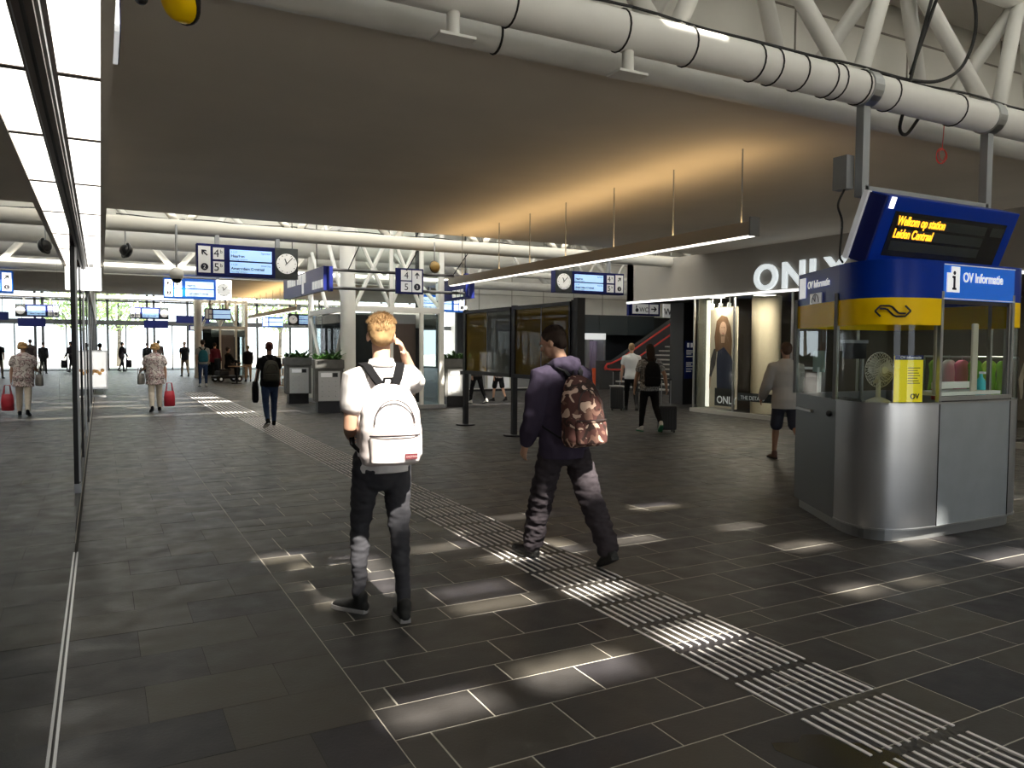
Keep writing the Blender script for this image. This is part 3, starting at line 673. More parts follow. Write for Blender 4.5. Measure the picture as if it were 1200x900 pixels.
# ================================================================== TICKET BOOTH
def bez(a, c, b, n): 
    return [((1-u)**2*a[0]+2*u*(1-u)*c[0]+u*u*b[0], (1-u)**2*a[1]+2*u*(1-u)*c[1]+u*u*b[1]) for u in [i/n for i in range(n+1)]]
BX, BY = 7.2, 5.1
def booth():
    t = thing('ticket_booth', 'rounded steel and glass ticket booth with blue and yellow bands', 'booth', (BX*.965, BY*.965, 0)); t.scale = (.965, .965, 1)
    L_ = lambda pts: [(x-BX, y-BY) for x, y in pts]
    A, B, C, D, E_, Fp = (6.62, 5.95), (6.09, 5.0), (6.62, 4.33), (7.70, 4.33), (8.08, 4.75), (8.08, 5.95)
    door = L_([A, B]); cur = L_(bez(B, (5.74, 4.33), C, 14)); front = L_([C, D]); cor = L_(bez(D, (8.06, 4.33), E_, 8)); back = L_([E_, Fp, A])
    allp = door[:-1]+cur[:-1]+front[:-1]+cor[:-1]+back
    def inset(pts, d): 
        return [(x*(1-d/1.0), y*(1-d/.8)) for x, y in pts]
    MB().prism(inset(allp[:-1], .045), 0, .1, 'z').build('plinth', mat('plinth_steel', (.34, .35, .36), .4, metal=.7), t)
    MB().prism(inset(allp[:-1], .01), .1, .13, 'z').build('floor_plate', LGREY, t)
    MB().prism(inset(allp[:-1], .0), 2.375, 2.40, 'z').build('roof', BLUE, t)
    MB().prism(inset(allp[:-1], .03), 2.345, 2.375, 'z').build('booth_ceiling', PANEL, t)
    T = .03
    d_ = MB().wall(door, .1, 1.185, T).build('door', mat('door_grey', (.16, .175, .19), .4, metal=.5), t)
    dx, dy = Vector((B[0]-A[0], B[1]-A[1])).normalized(); ang = math.atan2(dy, dx)
    k_ = MB().ell((0, 0, 0), (.03, .03, .03)).build('lock', BLACK, d_, smooth=True); k_.location = (door[0][0]*.12+door[1][0]*.88-.02, door[0][1]*.12+door[1][1]*.88, 1.05)
    k_ = MB().box((0, 0, 0), (.45, .03, .02), ang).build('push_bar', STEEL, d_); k_.location = (door[0][0]*.7+door[1][0]*.3-.04, door[0][1]*.7+door[1][1]*.3, 1.04)
    autosmooth(MB().wall(cur, .1, 1.185, T).build('curved_panel', BRUSH, t))
    MB().wall(front, .1, 1.185, T).build('front_panel', PGREY, t)
    autosmooth(MB().wall(cor, .1, 1.185, T).build('corner_panel', BRUSH, t))
    MB().wall(back, .1, 1.185, T).build('back_panel', LGREY, t)
    for p in (C, D): MB().box((p[0]-BX, p[1]-BY-.001, .65), (.008, .008, 1.1)).build('seam', BLACK, t)
    MB().wall(cur+front[1:]+cor[1:], .1, .115, -.008).build('lower_trim', STEEL, t)
    MB().wall(cur+front[1:]+cor[1:], 1.175, 1.19, -.006).build('sill_trim', STEEL, t)
    # upper glazing
    for nm, pts in (('door_glass', door), ('curved_glass', cur), ('corner_glass', cor), ('back_glass', back)):
        g = MB().wall(pts, 1.185, 1.855, .01).build(nm, GLASS, t); autosmooth(g)
    for pts in (door, cur, cor, back):
        autosmooth(MB().wall(pts, 1.85, 2.08, .012).build('yellow_band', YEL, t))
        autosmooth(MB().wall(pts, 2.08, 2.38, .012).build('blue_band', BLUE, t))
    for p in (B, C, D, A, E_): MB().box((p[0]-BX, p[1]-BY+.015, 1.665), (.035, .035, .96)).build('mullion', STEEL, t)
    sg = MB().wall(front, 2.075, 2.385, .05).build('sign_panel', BLUEL, t)
    yf = C[1]-BY-.003
    for z in (2.08, 2.372): MB().b2((front[0][0], yf-.004, z), (front[1][0], yf, z+.008)).build('outline', SIGNW, sg)
    ip = MB().prism([(front[0][0]+.04, 2.14), (front[0][0]+.22, 2.14), (front[0][0]+.22, 2.36), (front[0][0]+.1, 2.36), (front[0][0]+.1, 2.305), (front[0][0]+.04, 2.305)], yf-.006, yf).build('info_plate', SIGNL, sg)
    m = MB(); x = front[0][0]+.14; disc(m, x, 2.305, .018, yf-.006, .003, 16); m.b2((x-.014, yf-.009, 2.165), (x+.014, yf-.006, 2.28)); m.b2((x-.03, yf-.009, 2.26), (x+.014, yf-.006, 2.28)); m.b2((x-.03, yf-.009, 2.16), (x+.03, yf-.006, 2.178)); m.build('info_letter', INK, ip)
    text('OV Informatie', .115, (front[0][0]+.27, yf-.005, 2.235), SIGNL, sg, ext=.002, bold=.002, sx=.9)
    # arrow emblem on the curved yellow band: two bent strokes with arrow heads
    cx, cy = cur[8]; tx, ty = cur[9][0]-cur[7][0], cur[9][1]-cur[7][1]; ln = math.hypot(tx, ty); tx /= ln; ty /= ln
    m = MB()
    def P(u, z): 
        return (cx+tx*u-ty*-.008*-1, cy+ty*u-.012, 1.965+z)
    for q in (1, -1):
        m.tube([P(q*u, q*z) for u, z in ((-.145, 0), (-.10, .045), (-.03, .045), (-.005, .035), (.045, -.015), (.065, -.02), (.105, -.02))], .0085, 5)
        m.tube([P(q*-.145, 0), P(q*-.10, q*-.045)], .0085, 5)
    m.build('arrow_emblem', INK, t)
    # left blue sign on the door band
    e = ang
    sx0, sy0 = door[0][0]*.9+door[1][0]*.1, door[0][1]*.9+door[1][1]*.1
    o = text('OV Informatie', .1, (door[0][0]*.72+door[1][0]*.28-.03, door[0][1]*.72+door[1][1]*.28-.01, 2.235), SIGNL, t, ext=.002, bold=.001); o.rotation_euler = (PI/2, 0, ang)
    o = MB().box((0, 0, 0), (.16, .01, .2), ang).build('info_plate', SIGNL, t); o.location = (door[0][0]*.85+door[1][0]*.15-.02, door[0][1]*.85+door[1][1]*.15, 2.25)
    o = MB().box((0, 0, 0), (.3, .01, .1), ang).build('clock_sticker', SIGNW, t); o.location = (door[0][0]*.5+door[1][0]*.5-.02, door[0][1]*.5+door[1][1]*.5, 2.13)
    m = MB(); m.tube([(.09*math.cos(a_), -.007, -.04+.08*math.sin(a_)) for a_ in [PI*j/12 for j in range(13)]], .004, 4); h_ = m.build('clock_arc', INK, o); h_.rotation_euler = (0, 0, ang)
    h_ = MB().tube([(-.06, -.008, .01), (.0, -.008, -.03), (0, -.008, .03)], .004, 4).build('clock_hands', INK, o); h_.rotation_euler = (0, 0, ang)
    # service window in the front face
    a, b = front[0][0], front[1][0]
    MB().b2((a, yf, 1.2), (b, yf+.03, 1.235)).build('window_sill', STEEL, t)
    MB().b2((a+.03, yf+.01, 2.04), (b, yf+.04, 2.075)).build('window_head', BLACK, t)
    wn = MB().b2((a+.03, yf+.03, 1.235), (b-.05, yf+.036, 2.05)).build('window_pane', GLASS, t)
    for x in (a+.045, a+.60): MB().b2((x-.045, yf+.06, 1.25), (x+.045, yf+.085, 1.88)).build('window_post', mat('post_beige', (.6, .54, .44), .5), t, bevel=.02)
    for x in (b-.05, b-.015): MB().b2((x-.01, yf+.005, 1.2), (x+.01, yf+.03, 2.07)).build('frame', STEEL, t)
    MB().b2((a+.05, yf+.04, 1.24), (b-.1, yf+.35, 1.27)).build('ledge', PANEL, t)
    MB().b2((a+.02, yf+.08, 1.30), (a+.58, yf+.10, 1.36)).build('rail', PANEL, t)
    # counter inside
    MB().prism(inset(L_(bez(B, (5.74, 4.33), C, 10))+[(-.5, -.35), (-.9, .0)], .04), 1.14, 1.17, 'z').build('counter', LGREY, t)
    return t
booth()
def fan():
    t = thing('desk_fan', 'light grey desk fan standing in the curved booth window', 'fan', (6.12, 4.58, 1.17), R(-12))
    k = mat('fan_grey', (.7, .7, .68), .45)
    b = MB().rings([[Vector((r*math.cos(2*PI*j/20), r*math.sin(2*PI*j/20), z)) for j in range(20)] for r, z in ((.1, 0), (.1, .015), (.06, .035), (.022, .05), (.018, .2))]).build('base', k, t, smooth=True)
    hd = MB().ell((0, .05, .29), (.045, .07, .045), 16, 10).build('motor', k, t, smooth=True)
    cg = MB(); R0 = .155
    for i in range(30):
        a = 2*PI*i/30; c, s = math.cos(a), math.sin(a)
        cg.tube([(.03*c, -.065, .29+.03*s), (.10*c, -.055, .29+.10*s), (R0*c, -.01, .29+R0*s), (.1*c, .035, .29+.1*s), (.04*c, .04, .29+.04*s)], .003, 4)
    for r, y in ((R0, -.01), (.1, -.056), (.05, -.063)): cg.tube([(r*math.cos(2*PI*j/28), y, .29+r*math.sin(2*PI*j/28)) for j in range(29)], .003, 5)
    cg.build('guard', k, t)
    disc(MB(), 0, .29, .032, -.064, .008, 20).build('badge', mat('fan_badge', (.7, .7, .68), .4), t)
    for i in range(3):
        a0 = i*2*PI/3+.3; b = MB(); rr = []
        for r in (.03, .08, .14):
            rr.append([Vector((r*math.cos(a0+d), -.012+dy, .29+r*math.sin(a0+d))) for d, dy in ((-.45, -.018), (.45, .016), (.45, .02), (-.45, -.014))])
        b.rings(rr).build('blade', mat('fan_blade', (.55, .56, .56), .4), t)
    return t
fan()
t = thing('info_poster', 'yellow information poster with blue header in the booth window beside the fan', 'poster', (6.15, 4.30, 1.19), R(-16))
MB().b2((-.15, 0, 0), (.13, .008, .4)).build('sheet', mat('poster_yellow', (.9, .72, .0), .5, emit=.25), t)
p = MB().b2((-.15, -.003, .365), (.13, 0, .405)).build('header', NAVY, t)
text('OV-informatie', .035, (-.1, -.005, .374), SIGNW, p, ext=.001)
m = MB()
for i in range(7): m.b2((-.02, -.002, .16+.022*i), (.1-.012*(i % 3), 0, .166+.022*i))
m.build('print_lines', INK, t)
text('OV', .06, (.01, -.003, .03), INK, t, ext=.001, bold=.002)
t = thing('sanitizer_bottle', 'small turquoise bottle behind the service window of the booth', 'bottle', (7.27, 4.36, 1.19))
MB().rings([[Vector((r*math.cos(2*PI*j/14), r*math.sin(2*PI*j/14), z)) for j in range(14)] for r, z in ((.04, 0), (.042, .01), (.042, .16), (.015, .2), (.015, .23))]).build('body', mat('turquoise', (.05, .6, .7), .3), t, smooth=True)
MB().b2((-.012, -.04, .23), (.012, .012, .25)).build('pump', SIGNW, t)
t = thing('red_bottle', 'small red bottle with white cap behind the booth service window', 'bottle', (6.97, 4.61, 1.17))
MB().tube([(0, 0, 0), (0, 0, .15), (0, 0, .19)], [.032, .032, .014], 14).build('body', RED, t, smooth=True)
MB().tube([(0, 0, .19), (0, 0, .22)], .014, 10).build('cap', SIGNW, t)
t = thing('keyboard', 'black keyboard lying on the booth counter left of the fan', 'keyboard', (5.99, 4.82, 1.172), R(60))
MB().b2((-.2, -.07, 0), (.2, .07, .02)).build('base', BLACK, t, bevel=.004)
m = MB()
for i in range(14):
    for j in range(4): m.box((-.18+.0275*i, -.05+.032*j, .024), (.022, .026, .008))
m.build('keys', RUBBER, t)
t = thing('monitor_arm', 'grey screen arm and monitor behind the fan in the booth', 'monitor', (6.5, 5.05, 1.13))
MB().tube([(0, 0, 0), (0, 0, .5)], .018, 10).build('pole', LGREY, t)
MB().b2((-.28, -.03, .42), (.02, 0, .58)).build('screen', BLACK, t)
MB().b2((-.3, -.035, .57), (.04, .01, .6)).build('bar', LGREY, t)
MB().b2((-.25, -.25, -1.0), (.25, .3, 0)).build('pedestal', DARK, t)

# ================================================================== FASHION SHOP
SX = 13.5
struct('wall_fascia', MB().b2((SX, 3.5, 2.94), (SX+.3, 18.4, 4.02)).b2((SX, 18.1, 2.94), (18, 18.4, 4.02)), FASC, 'wide grey fascia above the fashion shop')
struct('trim_8', MB().b2((SX-.02, 3.5, 2.90), (SX+.06, 18.4, 2.95)), LITW, 'thin bright strip under the shop fascia')
lg = thing('shop_lettering', 'large white block letters spelling the shop name on the grey fascia', 'lettering', (SX-.045, 13.42, 2.99))
for ch, y in (('O', 0), ('N', -.82), ('L', -1.58), ('Y', -2.02)):
    o = text(ch, .80, (0, y, 0), LETTER, lg, rot=(90, 0, -90), ext=.03, name='letter', bold=.018, sx=1.12)
si = MB().b2((SX+.3, 3.5, 2.94), (19, 18.1, 3.0)); si.b2((18.9, 3.5, 0), (19, 18.1, 2.95)).b2((SX+.2, 15.55, 0), (19, 15.6, 2.95)).b2((SX+.1, 3.4, 0), (19, 3.5, 2.95))
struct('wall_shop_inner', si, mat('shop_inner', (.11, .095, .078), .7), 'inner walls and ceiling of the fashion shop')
struct('baseboard_shop', MB().b2((SX-.04, 3.5, 0), (SX+.06, 10.6, .1)).b2((SX-.04, 12.3, 0), (SX+.06, 15.55, .1)).b2((SX-.04, 15.5, 0), (15, 15.58, .1)), mat('sill_grey', (.5, .49, .46), .5), 'pale sill under the shop windows')
for i, (y0, y1) in enumerate(((3.6, 5.6), (5.62, 7.7), (7.72, 10.6), (12.3, 14.06), (14.1, 15.5))):
    struct('window_%d' % (40+i), MB().b2((SX, y0, .1), (SX+.012, y1, 2.9)), GLASS)
struct('window_45', MB().b2((SX+.02, 15.51, .1), (15.0, 15.52, 2.9)), GLASS)
for i, y in enumerate((5.61, 7.71, 10.6, 12.3, 14.08, 15.5)):
    struct('trim_%d' % (60+i), MB().b2((SX-.01, y-.02, .0), (SX+.03, y+.02, 2.92)), STEEL)
def shop_lamp(label, x, y, power, size=1.0, col=(1, .86, .68)):
    t = thing('shop_lamp', label, 'lamp', (x, y, 2.9))
    MB().box((0, 0, .02), (size, size, .03)).build('housing', LGREY, t)
    MB().box((0, 0, 0), (size*.9, size*.9, .01)).build('diffuser', LAMPW, t)
    al = bpy.data.lights.new('glow', 'AREA'); al.size = size*.9; al.energy = power; al.color = col
    o = bpy.data.objects.new('glow', al); COL.objects.link(o); o.parent = t; o.location = (0, 0, -.02)
shop_lamp('square shop ceiling lamp over the window poster', 13.72, 14.9, 24, .3)
shop_lamp('square shop ceiling lamp over the round column', 14.0, 13.6, 40, .4)
shop_lamp('square shop ceiling lamp over the clothes rail', 15.6, 9.5, 50, .6)
shop_lamp('square shop ceiling lamp nearest the booth', 15.2, 6.3, 14, .6, (1, .7, .5))
for i, y in enumerate((14.5, 14.8, 15.1)):
    t = thing('spot_lamp', ['small white spotlight above the window poster, nearest', 'small white spotlight above the window poster, middle', 'small white spotlight above the window poster, farthest'][i], 'lamp', (13.75, y, 2.75))
    MB().tube([(0, 0, 0), (-.03, 0, -.12)], .05, 12).build('shade', SIGNW, t)
    MB().tube([(-.03, 0, -.12), (-.032, 0, -.13)], .045, 12).build('bulb', LITW, t)
    MB().tube([(0, 0, 0), (0, 0, .15)], .01, 6).build('stem', SIGNW, t)
struct('column_shop', MB().tube([(14.85, 14.35, 0), (14.85, 14.35, 2.94)], .36, 28), CREAM, 'round cream column inside the shop', smooth=True); autosmooth(bpy.data.objects['column_shop'])
# window poster: portrait of a person in a dark jacket, printed flat
t = thing('window_poster', 'tall shop window poster of a person with long brown hair', 'poster', (13.95, 14.98, .12))
MB().b2((0, -.55, 0), (.04, .48, 2.55)).build('board', mat('poster_beige', (.62, .55, .44), .6), t)
def flat(pts, m, name, d): MB().prism(pts, -d, -d+.002, 'x').build(name, m, t)
PS = lambda c, n: mat(n, c, .7)
flat([(.1, .1), (.14, .6), (.16, 1.2), (.1, 1.62), (-.1, 1.7), (-.3, 1.6), (-.40, 1.2), (-.46, .5), (-.46, .1)], PS((.02, .025, .06), 'print_jacket'), 'print_jacket', .004)
flat([(.36, .75), (.42, .8), (.36, 1.25), (.26, 1.5), (.15, 1.5), (.2, 1.1)], PS((.06, .05, .05), 'print_sleeve'), 'print_sleeve', .006)
flat([(.44, .45), (.38, .5), (.36, .78), (.44, .82)], PS((.5, .3, .2), 'print_hand'), 'print_hand', .006)
flat([(.2, 1.4), (.25, 1.8), (.18, 2.2), (.0, 2.36), (-.2, 2.3), (-.33, 2.05), (-.38, 1.7), (-.36, 1.3), (-.1, 1.55)], PS((.16, .085, .04), 'print_hair'), 'print_hair', .006)
flat([(.125*math.cos(a)-.06, .19*math.sin(a)+2.0) for a in [2*PI*i/18 for i in range(18)]], PS((.58, .37, .26), 'print_face'), 'print_face', .008)
flat([(-.0, 1.65), (-.12, 1.65), (-.14, 1.86), (.02, 1.86)], PS((.5, .32, .22), 'print_neck'), 'print_neck', .008)
for y in (-.1, -.02): flat([(y-.02, 2.03), (y+.02, 2.03), (y+.02, 2.045), (y-.02, 2.045)], PS((.03, .02, .02), 'print_eye'), 'print_eye', .010)
flat([(-.1, 1.9), (-.02, 1.9), (-.06, 1.88)], PS((.45, .1, .1), 'print_mouth'), 'print_mouth', .010)
flat([(-.5, .05), (.2, .05), (.2, .5), (-.5, .5)], PS((.03, .03, .03), 'print_box'), 'print_box', .010)
o = text('ONLY', .26, (-.013, .12, .12), SIGNW, t, rot=(90, 0, -90), ext=.001, bold=.004)
for y in (.42,): MB().b2((-.02, y, 0), (.02, y+.12, 2.75)).build('light_edge', mat('lit_edge', (1, .95, .82), .4, emit=.9), t)
t = thing('sale_strip', 'dark strip sign with white print low on the shop window', 'sign', (SX+.04, 13.4, .38))
MB().b2((0, -.6, 0), (.02, .55, .2)).build('board', DARK, t)
text('THE DETAILS', .13, (-.003, .45, .04), SIGNW, t, rot=(90, 0, -90), ext=.001)
t = thing('shop_barrier', 'white metal barrier with a pale notice at the shop entrance', 'barrier', (13.35, 11.75, 0))
for y in (-.35, .3): MB().b2((-.03, y-.03, 0), (.03, y+.03, 1.25)).build('post', SIGNW, t)
MB().b2((-.02, -.35, 1.2), (.02, .3, 1.25)).build('rail', SIGNW, t)
MB().b2((-.03, -.5, 1.15), (-.01, -.2, 1.6)).build('notice', mat('notice_teal', (.35, .5, .5), .5), t)
# clothes rail with garments
t = thing('clothes_rail', 'steel clothes rail inside the shop behind the booth', 'rail', (14.6, 9.0, 0))
for y in (-.9, .9): MB().tube([(0, y, 0), (0, y, 1.5)], .02, 8).build('post', STEEL, t)
MB().tube([(0, -.9, 1.5), (0, .9, 1.5)], .018, 8).build('bar', STEEL, t)
for y in (-.9, .9): MB().b2((-.25, y-.02, 0), (.25, y+.02, .04)).build('foot', STEEL, t)
for i, (c, n_) in enumerate((((.25, .55, .04), 'lime green'), ((.5, .72, .1), 'pale lime'), ((.18, .4, .05), 'grass green'), ((.9, .2, .35), 'pink'), ((.72, .7, .68), 'white'), ((.3, .5, .08), 'olive lime'))):
    g = thing('hanging_garment', n_+' garment hanging on the shop clothes rail', 'garment', (14.6, 8.35+.26*i, 0), 0, 'garments on the rail')
    y = .0; b = MB()
    b.rings([[Vector((rx*math.cos(a), .05*math.sin(a)+.015*math.sin(3*a+z*8), z)) for a in [2*PI*j/16 for j in range(16)]] for rx, z in ((.24, .7), (.22, 1.0), (.2, 1.2), (.22, 1.36), (.12, 1.42), (.05, 1.44))])
    b.build('cloth', mat('cloth_'+n_.replace(' ', '_'), c, .8, emit=.0), g, smooth=True)
    MB().tube([(0, 0, 1.43), (0, 0, 1.5), (.02, 0, 1.525), (0, 0, 1.53)], .005, 5).build('hanger', STEEL, g)
for i, (x, y) in enumerate(((-2.2, 3.0), (-2.2, 7.5))):  # lamps added to lighten what shows behind the left glass
    shop_lamp(['square lamp in the left shop, nearest behind the glass', 'square lamp in the left shop, second behind the glass'][i], x, y, 40, .6, (.85, .93, 1))
t = thing('clothes_rail', 'steel clothes rail close behind the left shop glass', 'rail', (-1.3, 3.4, 0))
for y in (-.9, .9): MB().tube([(0, y, 0), (0, y, 1.5)], .02, 8).build('post', STEEL, t); MB().b2((-.25, y-.02, 0), (.25, y+.02, .04)).build('foot', STEEL, t)
MB().tube([(0, -.9, 1.5), (0, .9, 1.5)], .018, 8).build('bar', STEEL, t)
for i, (c, n_) in enumerate((((.45, .03, .06), 'deep red'), ((.45, .5, .52), 'pale grey'), ((.5, .1, .14), 'rose red'), ((.3, .36, .4), 'blue grey'))):
    g = thing('hanging_garment', n_+' garment hanging behind the left shop glass', 'garment', (-1.3, 2.8+.4*i, 0), 0, 'garments behind the left glass'); b = MB()
    b.rings([[Vector((rx*math.cos(a), .06*math.sin(a)+.015*math.sin(3*a+z*8), z)) for a in [2*PI*j/16 for j in range(16)]] for rx, z in ((.26, .45), (.23, .9), (.2, 1.2), (.22, 1.36), (.12, 1.42), (.05, 1.44))])
    b.build('cloth', mat('cloth_'+n_.replace(' ', '_'), c, .8), g, smooth=True); MB().tube([(0, 0, 1.43), (0, 0, 1.5), (.02, 0, 1.525), (0, 0, 1.53)], .005, 5).build('hanger', STEEL, g)

# ================================================================== DISPLAY BOARDS on black posts
t = thing('display_board', 'twin glazed poster display case on black posts in the hall', 'notice board', (6.72, 0, 0))
for y in (14.75, 12.6, 10.55):
    p = MB().box((0, y, 1.2), (.09, .09, 2.4)).build('post', BLACK, t)
    b = MB(); b.tube([(0, y, 0), (0, y, .03)], .2, 20); b.build('foot', BLACK, p)
for y0, y1, g in ((12.66, 14.7, (ACRYL, ACRYG)), (10.6, 12.54, (ACRYL, ACRYL))):
    f = MB()
    for a, b in (((y0, 1.08), (y1, 1.15)), ((y0, 2.32), (y1, 2.38)), ((y0, 1.08), (y0+.05, 2.38)), ((y1-.05, 1.08), (y1, 2.38))): f.b2((-.06, a[0], a[1]), (.06, b[0], b[1]))
    case = f.build('case', BLACK, t)
    mid = (y0+y1)/2
    MB().b2((-.03, y0+.05, 1.15), (-.022, mid-.01, 2.32)).build('pane', g[1], case)
    MB().b2((-.03, mid+.01, 1.15), (-.022, y1-.05, 2.32)).build('pane', g[0], case)
    MB().b2((-.035, mid-.01, 1.15), (-.015, mid+.01, 2.32)).build('divider', LGREY, case)
    MB().b2((.03, y0+.05, 2.24), (.04, y1-.05, 2.30)).build('lamp', mat('case_lamp', (.9, .85, .7), .4, emit=.5), case)  # glowing strip added to brighten the inside of the case
MB().box((.0, 10.42, 1.35), (.14, .12, 2.15)).build('end_post', BLACK, t)
ps = MB().b2((.2, 10.75, 1.3), (.22, 11.2, 2.05)).build('poster', mat('poster_orange', (.55, .2, .06), .6, var=.6, scale=6), t)
MB().b2((.19, 10.78, 1.75), (.2, 11.0, 1.95)).build('print', SIGNW, ps)

# ================================================================== LOCKER-FRONTED PLANTERS
def planter(first, loc, label, rz):
    if first: return dup(first, loc, rz, label)
    t = thing('planter', label, 'planter', loc, rz, 'planters by the lift')
    MB().b2((-.27, -.22, 0), (.27, .25, .28)).build('plinth', BLACK, t)
    MB().b2((-.34, -.27, .28), (.34, .3, 1.08)).build('cabinet', CONC, t)
    MB().b2((-.36, -.3, 1.08), (.36, .34, 1.3)).build('trough', CONC, t, bevel=.01)
    d = MB().b2((-.26, -.285, .3), (.26, -.27, 1.02)).build('front_plate', mat('plate_steel', (.52, .53, .54), .45, metal=.3), t)
    m = MB()
    for i in range(3):
        for j in range(4): m.ell((-.16+.16*i, -.288, .42+.12*j), (.018, .012, .018), 8, 6)
    m.build('stud', STEEL, d, smooth=True)
    MB().b2((-.2, -.292, .88), (.06, -.285, .98)).build('label_plate', SIGNW, d); MB().b2((.08, -.292, .88), (.2, -.285, .98)).build('slot', BLACK, d)
    MB().b2((-.32, -.26, 1.25), (.32, .28, 1.31)).build('soil', mat('soil', (.03, .02, .012), .9), t)
    rr = random.Random(3)
    for k in range(60):
        x, y = rr.uniform(-.3, .3), rr.uniform(-.24, .26); az = rr.uniform(0, 2*PI); l = rr.uniform(.2, .36); wd = rr.uniform(.03, .05); up_ = rr.uniform(.6, 1.3)
        dx, dy = math.cos(az), math.sin(az); b = MB(); rg = []
        for u, w_ in ((0, .3), (.35, 1), (.7, .8), (1, .08)):
            c = Vector((x+dx*l*u*.7, y+dy*l*u*.7, 1.3+l*(u*up_*.8-.35*u*u))); s = Vector((-dy, dx, 0))*wd*w_
            rg.append([c-s, c+Vector((0, 0, .006)), c+s, c-Vector((0, 0, .004))])
        b.rings(rg).build('leaf', LEAF, t, smooth=True)
    return t
p0 = planter(None, (4.95, 19.05, 0), 'grey planter with green leaves before the lift corner, the nearer left one', R(-8))
planter(p0, (4.95, 22.4, 0), 'grey planter with green leaves, farthest left behind the dark haired walker', R(-4))
planter(p0, (8.6, 19.6, 0), 'grey planter with green leaves right of the lift, beside the display case', R(-10))

# ================================================================== GLASS LIFT SHAFT
def lift(label, x, y, W, D, H, zT, main=True):
    t = thing('lift_shaft', label, 'lift', (x, y, 0))
    def post(px, py, s=.12): MB().b2((px-s/2, py-s/2, 0), (px+s/2, py+s/2, H)).build('post', WHITE, t)
    MB().tube([(0, 0, 0), (0, 0, H)], .19, 22).build('column', WHITE, t, smooth=True); autosmooth(t.children[-1])
    for px, py in ((W, 0), (0, D), (W, D), (W*.45, 0), (W*.78, 0)): post(px, py, .13 if px in (0, W) else .09)
    for z in (zT, zT+2.1, H-.1):
        for a, b in (((0, -.05), (W, .05)), ((0, D-.05), (W, D+.05)), ((-.05, 0), (.05, D)), ((W-.05, 0), (W+.05, D))): MB().b2((a[0], a[1], z-.07), (b[0], b[1], z+.07)).build('transom', WHITE, t)
    for z0 in (zT, zT+2.1):
        for a, b in (((.2, 0), (W*.45, 0)), ((W*.45, 0), (W*.78, 0)), ((W*.45, 0), (.2, 0)), ((W*.78, 0), (W*.45, 0)), ((0, .2), (0, D/2)), ((0, D/2), (0, D)), ((W, 0), (W, D))):
            MB().tube([(a[0], a[1]+.06, z0+.07), (b[0], b[1]+.06, z0+2.0)], .055, 8).build('brace', WHITE, t)
    for a, b in (((0, D*.5), (0, D)), ((0, D*.5), (0, .25))): MB().tube([(a[0], a[1], .15), (b[0], b[1], zT-.1)], .05, 8).build('brace', WHITE, t)
    MB().b2((-.1, -.1, 0), (W+.1, D+.1, .1)).build('sill', LGREY, t)
    MB().b2((.2, .02, .1), (W*.45-.05, .03, zT-.1)).build('pane', DGLASS, t)
    MB().b2((W*.78+.05, .02, .1), (W-.07, .03, zT-.1)).build('pane', DGLASS, t)
    MB().b2((0.02, .2, .1), (.03, D-.1, zT-.1)).build('pane', DGLASS, t)
    for a, b in ((.2, W*.45), (W*.45, W*.78), (W*.78, W)): MB().b2((a+.05, .02, zT+.1), (b-.05, .03, zT+2.0)).build('pane', GLASS, t)
    MB().b2((W*.45+.05, .3, .1), (W*.78-.05, .36, zT-.35)).build('lift_door', mat('lift_door', (.13, .10, .085), .35, metal=.6), t)
    MB().b2((W*.45+.05, .28, zT-.35), (W*.78-.05, .38, zT-.1)).build('door_header', LGREY, t)
    MB().b2((.3, D-.2, .1), (W-.2, D-.15, zT)).build('rear_panel', DARK, t)
    MB().b2((W*.87, 1.0, .1), (W*.91, 1.06, H)).build('guide_rail', BLACK, t)
    MB().tube([(W*.3, .5, zT-.25), (W, .5, zT-.25)], .2, 14).build('duct', PANEL, t, smooth=True)
    return t
lift('white framed glass lift shaft with cross braces in the middle of the hall', 5.5, 19.2, 2.52, 3.9, 7.4, 2.58)
lift('smaller white framed lift in the distance behind the mobility scooter', 4.3, 41.5, 2.3, 1.0, 3.9, 2.5)

# ================================================================== STAIRS with red rails
st = thing('staircase', 'pale stone staircase with dark side wall and red handrails', 'stairs', (17.5, 20.2, 0))
STN = mat('stair_stone', (.62, .6, .57), .7, var=.1)
for i in range(18):
    MB().b2((.3*i, -.2, 0 if i < 3 else .17*i-.3), (.3*i+.31, 4.7, .17*(i+1)-.03)).build('step', mat('stair_dark', (.06, .06, .06), .7), st)
    MB().b2((.3*i-.03, -.2, .17*(i+1)-.045), (.3*i+.31, 4.7, .17*(i+1))).build('tread', STN, st)
MB().prism([(-.5, 0), (-.5, 1.12), (.2, 1.12), (5.2, 4.0), (6.3, 4.0), (6.3, 0)], 4.7, 4.95).build('side_wall', mat('stair_wall', (.055, .058, .062), .55), st)
def rail(pts, label=None):
    r_ = MB().tube(pts, .035, 10).build('handrail', RED, st, smooth=True)
    b = MB()
    for p, q in zip(pts[1:], pts[2:]):
        for u in (.2, .6, .95):
            c = Vector(p).lerp(Vector(q), u); b.tube([c, c+Vector((0, .12, -.06))], .015, 6)
    b.build('bracket', RED, r_); return r_
rail([(-.05, 4.55, .78), (-.25, 4.55, .8), (-.3, 4.55, .9), (-.25, 4.55, 1.0), (-.05, 4.55, 1.02), (.4, 4.55, 1.2), (5.4, 4.55, 4.05)])
rail([(-.05, 4.55, .78), (.4, 4.55, .78), (5.4, 4.55, 3.6)])
for y in (1.9,):
    for dz in (.95, .7): rail([(1.2, y, dz+.45), (1.5, y, dz+.6), (4.8, y, dz+2.5)])
    for x in (1.4, 2.8, 4.2): MB().tube([(x, y, .57*x), (x, y, .57*x+1.25)], .02, 8).build('rail_post', BLACK, st)
pl = thing('directory_pillar', 'dark pillar with a blue directory panel at the shop corner by the stairs', 'sign', (15.35, 17.7, 0))
